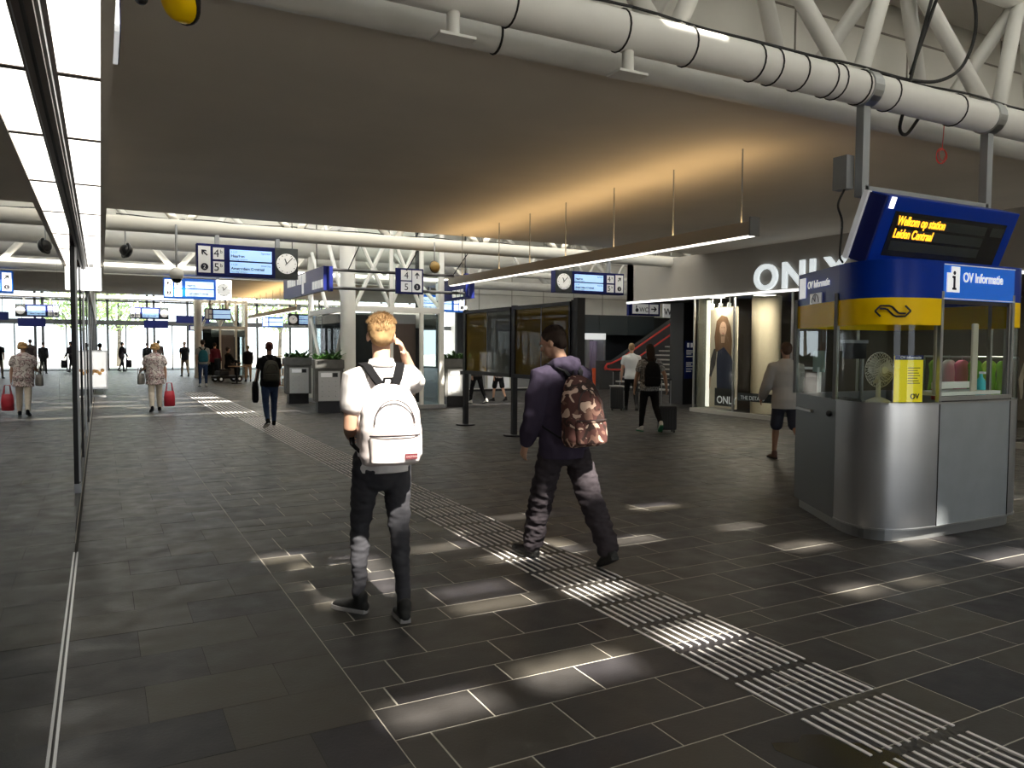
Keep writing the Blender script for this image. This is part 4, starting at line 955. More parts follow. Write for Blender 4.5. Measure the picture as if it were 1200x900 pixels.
MB().b2((-.5, -.2, 0), (.35, .4, 2.95)).build('pillar', DARK, pl)
s_ = MB().b2((-.45, -.225, .75), (-.05, -.2, 1.85)).build('panel', mat('directory_blue', (.01, .03, .22), .3), pl)
m = MB()
for i, z in enumerate((1.55, 1.5, 1.45, 1.38, 1.2, 1.15, 1.1, 1.02, .95)): m.b2((-.4, -.229, z), (-.12-.05*(i % 3), -.225, z+.02))
m.b2((-.38, -.229, 1.65), (-.3, -.225, 1.78)).b2((-.25, -.229, 1.65), (-.17, -.225, 1.78)); m.build('print', SIGNW, s_)

# ================================================================== BACK WALL KIOSK
TEAL = mat('teal_cladding', (.045, .06, .068), .45)
struct('wall_rear_lower', MB().b2((12.2, 27.6, 0), (23.8, 27.8, 2.96)), DARK, 'dark recessed lower wall under the white wall')
cl = thing('cladding', 'dark teal cladding panels between the white wall and the kiosk', 'cladding', (12.4, 26.4, 2.15))
for i in range(6): MB().b2((1.4*i+.01, 0, 0), (1.4*(i+1)-.01, .06, .8)).build('panel', TEAL, cl)
k_ = thing('photo_kiosk', 'grey kiosk with white lit header and dark screen under the back wall', 'kiosk', (17.3, 26.3, 0))
MB().b2((-.78, 0, 1.95), (.95, .8, 2.2)).build('header', mat('kiosk_head', (.85, .87, .86), .5, emit=.6), k_)
text('Pannette', .16, (-.7, -.01, 2.0), mat('kiosk_ink', (.15, .35, .25), .6), k_, ext=.002)
MB().b2((-.78, 0, 0), (-.66, .8, 1.95)).build('side', LGREY, k_); MB().b2((.0, 0, 0), (.16, .8, 1.95)).build('side', LGREY, k_); MB().b2((.85, 0, 0), (.95, .8, 1.95)).build('side', LGREY, k_)
MB().b2((-.66, .1, .75), (0, .8, 1.95)).build('screen', BLACK, k_); MB().b2((-.66, .05, 0), (0, .8, .75)).build('lower_panel', LGREY, k_)
MB().b2((-.55, .03, .3), (-.05, .05, .75)).build('notice', SIGNW, k_)
c_ = MB(); c_.rings([[Vector((x, .45+.04*math.sin(x*40)+d, z)) for x, d in [(.2+.65*j/24, 0) for j in range(25)]+[(.85-.65*j/24, .02) for j in range(25)]] for z in (.3, 1.9)]); c_.build('curtain', mat('curtain_lilac', (.32, .26, .36), .8), k_, smooth=True)
MB().b2((.16, .75, 0), (.85, .8, 1.95)).build('rear_panel', DARK, k_)
t = thing('waste_bin', 'round orange waste bin in front of the grey kiosk', 'bin', (17.75, 25.9, 0))
MB().rings([[Vector((r*math.cos(2*PI*j/24), r*math.sin(2*PI*j/24), z)) for j in range(24)] for r, z in ((.3, .0), (.32, .05), (.36, .78), (.34, .8), (.3, .78), (.28, .3))]).build('body', ORANGE, t, smooth=True)
MB().tube([(0, 0, 0), (0, 0, .04)], .31, 20).build('base', mat('bin_base', (.35, .05, .02), .5), t)
t = thing('white_cabinet', 'low white cabinets along the wall behind the display case', 'cabinet', (13.5, 25.6, 0))
for i in range(4): 
    d = MB().b2((-2+1.0*i+.02, 0, .08), (-2+1.0*(i+1)-.02, .5, .95)).build('body', PANEL, t); MB().b2((-2+1.0*i+.06, -.015, .12), (-2+1.0*(i+1)-.06, 0, .9)).build('door', SIGNW if i % 2 else LGREY, d)
MB().b2((-2, .03, 0), (2, .48, .08)).build('plinth', DARK, t)
MB().b2((-2.02, -.02, .95), (2.02, .52, 1.0)).build('worktop', DARK, t)

# far cafe fittings: shelves with boxes, tables
t = thing('shelf_unit', 'wooden shelf unit beside the farthest planter', 'shelf', (6.3, 31, 0))
WOOD = mat('shelf_wood', (.34, .2, .1), .6, var=.2)
for z in (.05, .45, .85, 1.2): MB().b2((-.6, 0, z), (.6, .4, z+.03)).build('shelf', WOOD, t)
for x in (-.6, .57): MB().b2((x, 0, 0), (x+.03, .4, 1.25)).build('side', WOOD, t)
for i in range(6):
    o = thing('carton', ['dark red carton on the bottom shelf, left', 'cream carton on the bottom shelf, right', 'dark red carton on the middle shelf, left', 'cream carton on the middle shelf, right', 'brown carton on the upper shelf, left', 'dark red carton on the upper shelf, right'][i], 'box', (6.0+.5*(i % 2), 31.15, .08+.4*(i//2)), 0, 'cartons on the shelf unit')
    MB().b2((-.2, -.12, 0), (.2, .12, .26)).build('carton', [mat('box_red', (.25, .02, .02), .6), mat('box_cream', (.6, .52, .4), .6), mat('box_brown', (.25, .13, .06), .6)][(0, 1, 0, 1, 2, 0)[i]], o)
    MB().b2((-.2, -.02, .26), (.2, .02, .262)).build('tape', WOOD, o)
for i, (x, y, lab) in enumerate(((5.1, 34.6, 'small round cafe table left of the dark haired walker'), (6.9, 35, 'small round cafe table behind the shelf unit'))):
    t = thing('cafe_table', lab, 'table', (x, y, 0))
    MB().tube([(0, 0, .72), (0, 0, .75)], .36, 24).build('tabletop', WOOD, t); MB().tube([(0, 0, 0), (0, 0, .72)], .035, 10).build('stem', BLACK, t); MB().tube([(0, 0, 0), (0, 0, .03)], .22, 20).build('foot', BLACK, t)
# trees outside
def tree(label, x, y, h, seed):
    t = thing('tree', label, 'tree', (x, y, -.02)); rr = random.Random(seed)
    MB().tube([(0, 0, 0), (.1, 0, h*.4), (0, .1, h*.75)], [.18, .13, .05], 10).build('trunk', mat('bark', (.06, .05, .04), .9), t)
    for k in range(5):
        a = k*1.25; MB().tube([(.05, 0, h*.35+.1*k), (math.cos(a)*1.0, math.sin(a)*1.0, h*.6+.1*k)], [.07, .02], 6).build('branch', mat('bark', (.06, .05, .04), .9), t)
    b = MB()
    for k in range(1500):
        p = Vector((rr.gauss(0, 1), rr.gauss(0, 1), rr.gauss(0, 1))); p = p.normalized()*rr.random()**.35
        c = Vector((p.x*h*.34, p.y*h*.34, h*.68+p.z*h*.32)); d = Vector((rr.gauss(0, 1), rr.gauss(0, 1), rr.gauss(0, 1))).normalized(); s = d.orthogonal().normalized(); q = d.cross(s); z = rr.uniform(.1, .2)
        b.add([c-s*z, c+q*z*.5, c+s*z, c-q*z*.5], [(0, 1, 2, 3)])
    tag(b.build('foliage', TREEL, t), kind='stuff')
for i, (x, y, h) in enumerate(((-1.5, 70, 8), (1.2, 66, 7), (9.5, 72, 8), (13.5, 68, 7.5), (18, 74, 9))):
    tree(['bright green tree outside, farthest left beside the glass front', 'bright green tree outside behind the left exit doors', 'green tree outside behind the right exit doors', 'green tree outside seen through the lift frame', 'tall green tree outside beyond the white wall'][i], x, y, h, i)
# ================================================================== PEOPLE
SKIN = mat('skin', (.56, .33, .23), .55, var=.08, scale=6); SKIND = mat('skin_tan', (.36, .2, .13), .55, var=.08, scale=6)
def wrinkle(me, amp, sc, st=(1, 1, 1), seed=0):
    if not amp: return me
    n = len(me.vertices); co = [0.0]*(3*n); no = [0.0]*(3*n)
    me.vertices.foreach_get('co', co); me.vertex_normals.foreach_get('vector', no)
    for i in range(0, 3*n, 3):
        p = Vector((co[i]*st[0]*sc+seed, co[i+1]*st[1]*sc+seed*.7, co[i+2]*st[2]*sc)); k = amp*(noise.noise(p)+.5*noise.noise(p*2.1))
        co[i] += no[i]*k; co[i+1] += no[i+1]*k; co[i+2] += no[i+2]*k
    me.vertices.foreach_set('co', co); me.update()
    return me
TORSO = [(.84, .150, .110, -.012), (.93, .168, .125, -.014), (1.02, .156, .110, -.004), (1.12, .146, .100, 0), (1.25, .164, .110, 0), (1.36, .176, .114, -.004), (1.43, .165, .094, -.008), (1.475, .105, .07, -.01)]
def person(label, loc, rz, h, L=None, Rg=None, aL=None, aR=None, lean=.03, head=(0, 0), fem=0, bulk=1.0, skin=None, vox=.018,
           top=None, slv='short', hem=.86, loose=.012, legs=None, leglen=1.0, legloose=1.0, shoe=None, sole=None, hair=None, style='short', hood=None, collar=None, seated=False, wr=.004):
    t = thing('person', label, 'person', loc, rz); skin = skin or SKIN
    s = h/1.80; root_dz = 0
    L = L or dict(th=14, kn=6); Rg = Rg or dict(th=-14, kn=14, fp=14); aL = aL or dict(a=-12, e=14, b=8); aR = aR or dict(a=14, e=18, b=8)
    sh = lambda p: Vector((p[0], p[1]+lean*max(0, p[2]-.95), p[2]))
    legpts = {}; low = 9
    for sx, g in ((-1, L), (1, Rg)):
        th, kn, ab = R(g.get('th', 0)), R(g.get('kn', 0)), R(g.get('ab', 2)); fp, to = R(g.get('fp', 0)), R(g.get('to', 8))
        hip = Vector((sx*.088, -.005, .93))
        kne = hip+Vector((sx*math.sin(ab), math.sin(th), -math.cos(th)))*.43
        ank = kne+Vector((sx*math.sin(ab)*.4, math.sin(th-kn), -math.cos(th-kn)))*.42
        f = Vector((sx*math.sin(to)*math.cos(fp), math.cos(to)*math.cos(fp), -math.sin(fp)))
        side = Vector((0, 0, 1)).cross(f).normalized(); dn = side.cross(f).normalized()
        if dn.z > 0: dn = -dn
        for q in (ank-f*.055+dn*.085, ank+f*.19+dn*.085): low = min(low, q.z)
        legpts[sx] = (hip, kne, ank, f, dn, side)
    armpts = {}
    for sx, g in ((-1, aL), (1, aR)):
        so = sh((sx*(.178-.012*fem)*bulk**.5, -.008, 1.425))
        if 'elbow' in g: el, wr_ = sh(g['elbow']), sh(g['wrist'])
        else:
            a, b, e = R(g.get('a', 0)), R(g.get('b', 8)), R(g.get('e', 15)); i_ = g.get('i', 0)
            el = so+Vector((sx*math.sin(b), math.sin(a)*math.cos(b), -math.cos(a)*math.cos(b)))*.29
            wr_ = el+Vector((sx*math.sin(b)*.3-sx*i_, math.sin(a+e), -math.cos(a+e))).normalized()*.25
        d = (wr_-el).normalized(); n = Vector(g.get('n', (-sx, 0, 0))); n = (n-d*n.dot(d)).normalized(); w_ = Vector(g.get('w', (0, 1, 0))); w_ = (w_-d*w_.dot(d)-n*w_.dot(n)).normalized()
        armpts[sx] = (so, el, wr_, d, n, w_, g.get('curl', .35))
    Hm = Matrix.Translation(sh((0, -.01, 1.54))) @ Matrix.Rotation(R(head[1]), 4, 'Z') @ Matrix.Rotation(-R(head[0]), 4, 'X') @ Matrix.Translation((0, .01, -1.54))
    H_ = lambda p: Hm @ Vector(p); H3 = Hm.to_3x3()
    tor = lambda k, ex, zmin, zmax: [(sh((0, y, z)), (rx*(1-.05*fem*(1 if z > 1.2 else -1))*bulk*k+ex, ry*bulk*k+ex)) for z, rx, ry, y in TORSO if zmin <= z <= zmax]
    # ---- one continuous body
    b = MB(); tt = tor(.86, 0, 0, 2); b.limb([p for p, r in tt], [r for p, r in tt], 16)
    b.limb([sh((0, -.012, 1.44)), H_((0, -.008, 1.55)), H_((0, .0, 1.63))], [.056, .052, .055], 14)
    b.ell(H_((0, -.004, 1.708)), (.075, .096, .09), 18, 12, H3)
    b.limb([H_((0, .025, 1.70)), H_((0, .042, 1.65)), H_((0, .052, 1.603))], [(.063, .064), (.056, .056), (.034, .036)], 14)
    b.limb([H_((0, .095, 1.695)), H_((0, .112, 1.662))], [.010, .014], 8); b.ell(H_((0, .085, 1.712)), (.05, .018, .012), 12, 6, H3); b.ell(H_((0, .088, 1.628)), (.024, .012, .009), 10, 6, H3)
    for sx in (-1, 1):
        b.ell(H_((sx*.077, -.006, 1.668)), (.011, .02, .031), 10, 8, H3)
        so, el, wr_, d, n, w_, curl = armpts[sx]
        b.limb([so, so.lerp(el, .5), el, el.lerp(wr_, .35), wr_], [.052*bulk, .046*bulk, .039, .040, (.028, .023)], 12)
        b.limb([wr_, wr_+d*.045, wr_+d*.088], [(.027, .02), (.038, .017), (.039, .014)], 12, n)
        fr_ = .0085 if vox < .012 else .010
        for off, ln in ((.031, .070), (.0105, .078), (-.0105, .072), (-.031, .056)):
            p = wr_+d*.085+w_*off*1.08; pts = [p]; ang = curl*.4
            for q in (.46, .3, .24):
                p = p+(d*math.cos(ang)+n*math.sin(ang)+w_*off*1.2)*ln*q; pts.append(p); ang += curl
            b.limb(pts, [fr_, fr_, fr_*.92, fr_*.8], 8, n)
        p = wr_+d*.028+w_*.026; q1 = p+(d*.55+w_*.65+n*.25).normalized()*.036; q2 = q1+(d*.85+w_*.3+n*.35).normalized()*.028
        b.limb([p, q1, q2], [fr_*1.5, fr_*1.15, fr_], 8, n)
        hip, kne, ank, f, dn, side = legpts[sx]; k = .9*bulk**.5
        sh0 = ank-kne
        b.limb([hip, hip.lerp(kne, .5), kne, kne.lerp(ank, .3), kne.lerp(ank, .7), ank], [.083*k, .074*k, .055*k, .056*k, .042*k, .036*k], 14)
        b.limb([ank+dn*.02-f*.02, ank+dn*.05+f*.06, ank+dn*.065+f*.14], [(.032, .032), (.036, .024), (.036, .016)], 10, dn)
    def fin(me, name, m, parent=t):
        for v in me.vertices: v.co = Vector((v.co.x, v.co.y, v.co.z-low))*s
        if not me.materials: me.materials.append(m)
        me.name = name; return ob(name, me, parent)
    fin(remeshed(b, vox*.8 if vox < .012 else vox*.75, 3 if vox < .012 else 2), 'body', skin)
    for sx in (-1, 1):
        if vox < .012:
            e_ = MB(); e_.ell(H_((sx*.032, .086, 1.69)), (.012, .010, .009), 10, 8, H3); fin(e_.mesh('eye', mat('eye_white', (.6, .58, .55), .3), True), 'eye', None)
            e_ = MB(); e_.ell(H_((sx*.032, .0945, 1.69)), (.005, .003, .005), 8, 6, H3); fin(e_.mesh('iris', mat('eye_dark', (.03, .025, .02), .3), True), 'iris', None)
    # ---- trousers / shorts
    if legs:
        b = MB(); tt = tor(1.0, .006, .8, 1.03); b.limb([p for p, r in tt], [r for p, r in tt], 18)
        for sx in (-1, 1):
            hip, kne, ank, f, dn, side = legpts[sx]; q = legloose; k = bulk**.5
            pts = [hip+Vector((0, 0, .02)), hip.lerp(kne, .5), kne, kne.lerp(ank, .33), kne.lerp(ank, .7), ank+(kne-ank)*.03]; rr = [.094*k, .083*k*(q*.4+.6), .064*q*k, .061*q*k, .05*q*k*(.6+.4*q), .045*q*k*(.5+.5*q)]
            if leglen < 1:
                pts = [pts[0], pts[1], hip.lerp(kne, .92*leglen*2 if leglen < .5 else .95)]; rr = [.098*k, .094*k, .092*k]
            b.limb(pts, rr, 16)
        fin(wrinkle(remeshed(b, vox, 2), wr*1.3 if legloose > 1.15 else wr, 11, (1, 1, 2.2), 3.1), 'shorts' if leglen < 1 else 'trousers', legs)
    # ---- top
    if top:
        b = MB(); tt = tor(1.0, loose, hem-.001, 2)
        p0 = sh((0, -.008, hem)); tt = [(p0, (.16*bulk+loose*1.3, .118*bulk+loose*1.3))]+[x for x in tt if x[0].z > hem+.05]
        b.limb([p for p, r in tt], [r for p, r in tt], 20)
        b.limb([sh((0, -.012, 1.45)), sh((0, -.01, 1.50))], [(.085, .075), (.066, .064)], 14)
        for sx in (-1, 1):
            so, el, wr_, d, n, w_, _c = armpts[sx]; e1 = .9 if slv == 'long' else .62; x = loose
            inn = so+Vector((-sx*.06, 0, .005))
            if slv == 'long': b.limb([inn, so, so.lerp(el, .5), el, el.lerp(wr_, .5), el.lerp(wr_, .95)], [.066+x*.4, .064+x, .058*bulk+x, .050+x, .047+x, .038+x*.8], 14)
            elif slv == 'short': b.limb([inn, so, so.lerp(el, .38), so.lerp(el, .55)], [.066+x*.4, .066+x*.6, .060+x, .062+x], 14)
        me = wrinkle(remeshed(b, vox, 2), wr, 9, (1, 1, 1), 1.7)
        for v in me.vertices:
            if v.co.z < hem and abs(v.co.x) < .185*bulk+loose: v.co.z = hem-.004
        fin(me, 'top', top)
        if collar:
            b = MB(); c_ = sh((0, -.008, 1.505)); b.rings([[c_+Vector((rr*math.cos(a), rr*.95*math.sin(a), z+.012*-math.sin(a))) for a in [2*PI*j/24 for j in range(24)]] for rr, z in ((.075, -.03), (.066, .028), (.072, .03), (.086, -.022))]); fin(b.mesh('collar', collar, True), 'collar', None)
    if hood:
        b = MB(); b.limb([sh((-.1, .03, 1.47)), sh((-.09, -.07, 1.51)), sh((0, -.115, 1.515)), sh((.09, -.07, 1.51)), sh((.1, .03, 1.47))], [(.03, .035), (.045, .05), (.05, .06), (.045, .05), (.03, .035)], 12, (0, 0, 1))
        b.limb([sh((-.05, -.11, 1.5)), sh((0, -.15, 1.44)), sh((.05, -.11, 1.5))], [.045, .045, .045], 10, (0, 0, 1)); fin(wrinkle(remeshed(b, vox, 3), .006, 14), 'hood', hood)
    # ---- shoes
    for sx in (-1, 1):
        hip, kne, ank, f, dn, side = legpts[sx]; m_ = shoe or RUBBER
        b = MB(); hi = .0
        b.limb([ank+dn*.048-f*.045, ank+dn*.042+f*.02, ank+dn*.052+f*.10, ank+dn*.062+f*.165], [(.034, .036), (.040, .042), (.046, .030), (.036, .020)], 14, dn)
        b.limb([ank+dn*.03-f*.012, ank-dn*(.02 if style != 'boot' else .1)-f*.015], [(.042, .046), (.044, .046)], 12, f)
        so_ = fin(remeshed(b, max(.009, vox*.9), 2), 'shoe', m_)
        b = MB(); ol = [(-.066, .0), (-.058, .03), (-.01, .036), (.08, .045), (.13, .046), (.175, .034), (.195, 0)]; ol = ol+[(x, -y) for x, y in ol[-2:0:-1]]
        cen = lambda z: [ank+f*x+side*y+dn*z for x, y in ol]
        b.rings([cen(.060), cen(.085)]); fin(b.mesh('sole', sole or RUBBER), 'sole', None, so_)
    # ---- hair
    if hair:
        b = MB()
        b.ell(H_((0, -.018, 1.724)), (.084, .096, .087), 18, 12, H3); b.ell(H_((0, -.036, 1.695)), (.079, .072, .075), 16, 10, H3) if style != 'long' else None
        if style in ('short', 'boot', 'tousled'): b.ell(H_((0, -.05, 1.672)), (.069, .054, .066), 14, 10, H3)
        if style == 'tousled': b.ell(H_((.01, .01, 1.752)), (.076, .082, .066), 14, 10, H3)
        if style == 'long': b.limb([H_((0, -.06, 1.70)), H_((0, -.085, 1.58)), sh((0, -.125, 1.43))], [(.086, .06), (.09, .05), (.075, .035)], 14)
        if style == 'bun': b.ell(H_((0, -.11, 1.74)), (.045, .045, .045), 12, 8, H3); b.ell(H_((0, -.052, 1.672)), (.068, .05, .062), 14, 10, H3)
        if style == 'curly':
            rr = random.Random(5)
            for k in range(40):
                a, z = rr.uniform(0, 2*PI), rr.uniform(-.5, 1); q = math.sqrt(max(0, 1-z*z)); yy = -.02+.105*q*math.sin(a)
                if yy > .05 and z < .4: continue
                b.ell(H_((.095*q*math.cos(a), yy, 1.705+.1*z)), (.032, .032, .032), 8, 6)
        ho = fin(wrinkle(remeshed(b, min(vox, .012), 2), .003, 22), 'hair', hair)
        if vox < .012 and style in ('tousled', 'boot'):
            rr = random.Random(11); b = MB(); nt_ = 4200
            for k in range(nt_):
                a, z = rr.uniform(0, 2*PI), rr.uniform(-.85, 1); q = math.sqrt(max(0, 1-z*z)); v = Vector((q*math.cos(a), q*math.sin(a), z))
                if v.y > .25 and z < .35 or z < -.3 and v.y > -.25: continue
                p = Vector((.080*v.x, -.020+.092*v.y, 1.725+.082*v.z)) if z > -.3 else Vector((.066*v.x, -.045+.055*v.y, 1.68+.07*v.z))
                ln = (.022 if style == 'tousled' else .012)*(1 if z > .2 else .35)*rr.uniform(.6, 1.2)
                dr = (v*.7+Vector((rr.uniform(-.45, .45)+.3, -.1+rr.uniform(-.4, .4), .3 if z > .2 else -1.3))).normalized()
                sd_ = dr.orthogonal().normalized()*.0017
                b.add([H_(p-sd_), H_(p+dr.cross(sd_)), H_(p+sd_), H_(p+dr*ln)], [(0, 1, 3), (1, 2, 3), (2, 0, 3)])
            tag(fin(b.mesh('hair_strands', hair), 'hair_strands', None, ho), kind='stuff')
    t['low'] = 0; del t['low']
    return t, s, low, sh
def backpack(label, loc, rz, s, low, sh, m, z0=.95, z1=1.42, w_=.34, d=.17, strap=None, y0=-.135, pocket=True, zipm=None, patch=None, pocket_m=None, vox=.012):
    t = thing('backpack', label, 'backpack', loc, rz); strap = strap or BLK
    T = lambda v: Vector((v[0], v[1], v[2]-low))*s
    def sq(cx, cy, z, hx, hy, e=3.2, n=32):
        r_ = []
        for j in range(n):
            a = 2*PI*j/n; c, q = math.cos(a), math.sin(a); r_.append(sh((cx+hx*math.copysign(abs(c)**(2/e), c), cy+hy*math.copysign(abs(q)**(2/e), q), z)))
        return r_
    H = z1-z0; prof = [(0, .80, .62), (.03, .93, .88), (.12, 1, 1), (.45, 1, .97), (.65, .95, .86), (.8, .84, .70), (.9, .68, .52), (.96, .5, .36), (1, .22, .18)]
    b = MB(); b.rings([sq(0, y0-d/2*(.25+.75*k2), z0+H*u, w_/2*k1, d/2*k2) for u, k1, k2 in prof])
    me = wrinkle(remeshed(b, vox, 2), .007, 9, (1, 1, 1.5), 5)
    def fin(me, name, par=t):
        for v in me.vertices: v.co = T(v.co)
        me.name = name; return ob(name, me, par)
    me.materials.append(m); fin(me, 'bag')
    if pocket:
        b = MB(); pp = [(.03, .62, .4), (.06, .8, .9), (.2, .82, 1), (.34, .82, .9), (.38, .78, .55)]
        b.rings([sq(.0, y0-d*.93, z0+H*u, w_/2*k1, .05*k2) for u, k1, k2 in pp]); me = wrinkle(remeshed(b, vox, 2), .005, 12, seed=2); me.materials.append(pocket_m or m); po_ = fin(me, 'pocket')
        zz = zipm or strap
        b = MB(); b.tube([sh((x, y0-d*.93-.045*(1-(abs(x)/(w_*.42))**4)-.006, z0+H*.385)) for x in [w_*.41*(-1+2*i/14) for i in range(15)]], .005, 6); fin(b.mesh('zip', zz), 'zip', po_)
        b = MB(); b.tube([sh((w_*.33*math.cos(a), y0-d*(.98-.10*math.sin(a)), z0+H*(.52+.29*math.sin(a)))) for a in [PI*i/20 for i in range(21)]], .0045, 6); fin(b.mesh('zip', zz), 'zip')
        if patch:
            b = MB(); b.b2((.045, y0-d*.93-.060, z0+H*.10), (.115, y0-d*.93-.048, z0+H*.165)); 
            b.v = [sh(v) for v in b.v]; pz = fin(b.mesh('patch', patch), 'patch')
            o = text('EASTPAK', .0165*s, T(sh((.049, y0-d*.93-.061, z0+H*.12))), mat('patch_ink', (.6, .4, .4), .6), pz, ext=.0005)
    b = MB(); b.tube([sh((-.035, y0-.03, z1-.02)), sh((-.02, y0-.02, z1+.03)), sh((.02, y0-.02, z1+.03)), sh((.035, y0-.03, z1-.02))], .009, 6); fin(b.mesh('haul_loop', strap), 'haul_loop')
    for sx in (-1, 1):
        path = [(.028, y0-.02, z1-.03), (.065, y0+.01, min(1.46, z1+.03)), (.098, -.065, 1.497), (.112, .0, 1.512), (.120, .07, 1.475), (.128, .135, 1.36), (.135, .14, 1.22), (.16, .09, 1.1), (.178, -.02, 1.04), (.15, y0-.01, z0+.06)]
        b = MB(); rg = []
        pts = [sh((sx*x, y, z)) for x, y, z in path]
        for i, p in enumerate(pts):
            tg = (pts[min(i+1, len(pts)-1)]-pts[max(i-1, 0)]).normalized(); n = (p-sh((sx*.09, 0, 1.3))).normalized(); n = (n-tg*n.dot(tg)).normalized(); q = tg.cross(n)
            wd = .027 if i < 6 else .014
            rg.append([p+q*wd+n*.006, p-q*wd+n*.006, p-q*wd-n*.006, p+q*wd-n*.006])
        b.rings(rg); fin(b.mesh('strap', strap), 'strap')
    return t
def cloth(n, c, var=0, scale=8): return mat(n, c, .9, spec=.12, var=var, scale=scale)
JEANB = cloth('jeans_black', (.05, .05, .058)); JEANU = cloth('jeans_blue', (.035, .06, .13), .15)
SHIRTW = cloth('shirt_white', (.78, .75, .75)); BLK = cloth('cloth_black', (.014, .014, .016)); NAVC = cloth('cloth_navy', (.042, .034, .058))
CHAR = cloth('cloth_charcoal', (.04, .034, .04)); GREYC = cloth('cloth_grey', (.40, .39, .37)); KHAKI = cloth('cloth_khaki', (.28, .22, .15))
CREAMC = cloth('cloth_cream', (.68, .60, .50)); MAROON = cloth('cloth_maroon', (.18, .03, .05)); TEALC = cloth('cloth_teal', (.03, .14, .17))
BLOND = mat('hair_blond', (.31, .195, .095), .8, var=.18, scale=24, spec=.15); DBROWN = mat('hair_dark', (.03, .019, .014), .75, spec=.2); RBROWN = mat('hair_auburn', (.11, .035, .026), .75, spec=.2)
FLOR = ramp_mat('cloth_floral', [(0, (.68, .62, .58)), (.46, (.16, .11, .11)), (.53, (.66, .56, .54)), (.60, (.3, .16, .17)), (.66, (.7, .65, .6))], 11)
def camo_mat(n, base, spots):
    m = bpy.data.materials.new(n); m.use_nodes = True; nt = m.node_tree; b = nt.nodes['Principled BSDF']; b.inputs['Roughness'].default_value = .85; b.inputs['Specular IOR Level'].default_value = .15
    tc = nt.nodes.new('ShaderNodeTexCoord'); last = None
    for i, (c, th, sc) in enumerate(spots):
        mp = nt.nodes.new('ShaderNodeMapping'); mp.inputs['Location'].default_value = (7.3*i+3, 2.1*i, 5.7*i); nz = nt.nodes.new('ShaderNodeTexNoise'); nz.inputs['Scale'].default_value = sc; nz.inputs['Detail'].default_value = 1.5; nz.inputs['Distortion'].default_value = .8
        gt = nt.nodes.new('ShaderNodeMath'); gt.operation = 'GREATER_THAN'; gt.inputs[1].default_value = th; mx = nt.nodes.new('ShaderNodeMixRGB')
        nt.links.new(tc.outputs['Object'], mp.inputs[0]); nt.links.new(mp.outputs[0], nz.inputs['Vector']); nt.links.new(nz.outputs[0], gt.inputs[0]); nt.links.new(gt.outputs[0], mx.inputs[0])
        mx.inputs[2].default_value = (*c, 1)
        if last: nt.links.new(last.outputs[0], mx.inputs[1])
        else: mx.inputs[1].default_value = (*base, 1)
        last = mx
    nt.links.new(last.outputs[0], b.inputs['Base Color']); return m
CAMO = camo_mat('camouflage', (.085, .038, .034), [((.04, .025, .023), .54, 10), ((.17, .095, .075), .6, 12), ((.50, .36, .29), .585, 12)])
SOLEG = mat('sole_grey', (.28, .27, .27), .7); SOLEW = mat('sole_white', (.65, .64, .6), .7)

# --- the two walkers close to the camera
P1 = (1.50, 4.52, 0); rz = R(-4)
t, s, lo_, sh_ = person('blond person in white short sleeved shirt with white backpack, hand raised to the ear', P1, rz, 1.84, L=dict(th=13, kn=12, to=42, fp=-2, ab=3), Rg=dict(th=-9, kn=3, to=4, fp=2, ab=0),
    bulk=.92, aL=dict(a=-8, b=5, e=80, i=.25), aR=dict(elbow=(.285, .22, 1.36), wrist=(.165, .075, 1.565), n=(-1, -.15, .1), w=(0, -1, .2), curl=.75), lean=.02, head=(4, -8), vox=.0085, top=SHIRTW, hem=.88, loose=.012, legs=JEANB, legloose=.95, shoe=RUBBER, sole=SOLEG, hair=BLOND, style='tousled', collar=SHIRTW, wr=.009)
backpack('white backpack with black straps worn by the blond person', P1, rz, s, lo_, sh_, mat('pack_white', (.78, .70, .70), .7), strap=mat('strap_black', (.005, .005, .006), .9, spec=.1), zipm=mat('zip_dark', (.05, .04, .045), .6), patch=mat('patch_red', (.14, .02, .03), .6), z0=.94, z1=1.40, w_=.35, d=.17, vox=.008)
P2 = (3.10, 5.02, 0); rz = R(6)
t, s, lo_, sh_ = person('person in dark hooded jacket with camouflage backpack walking on the white tactile strip', P2, rz, 1.83, L=dict(th=17, kn=2, to=14, fp=-8), Rg=dict(th=-23, kn=8, fp=26, to=10, ab=4),
    aL=dict(a=4, b=11, e=22, i=.1), aR=dict(a=8, b=12, e=20), lean=.07, head=(22, 30), vox=.009, bulk=1.06, top=NAVC, slv='long', hem=.82, loose=.024, legs=CHAR, legloose=1.42, shoe=RUBBER, hair=DBROWN, style='boot', hood=NAVC, wr=.011)
backpack('camouflage backpack worn by the person in the dark hooded jacket', P2, rz, s, lo_, sh_, CAMO, strap=BLK, z0=.92, z1=1.43, w_=.33, d=.19, y0=-.155, vox=.009, zipm=mat('zip_camo', (.03, .02, .02), .7))

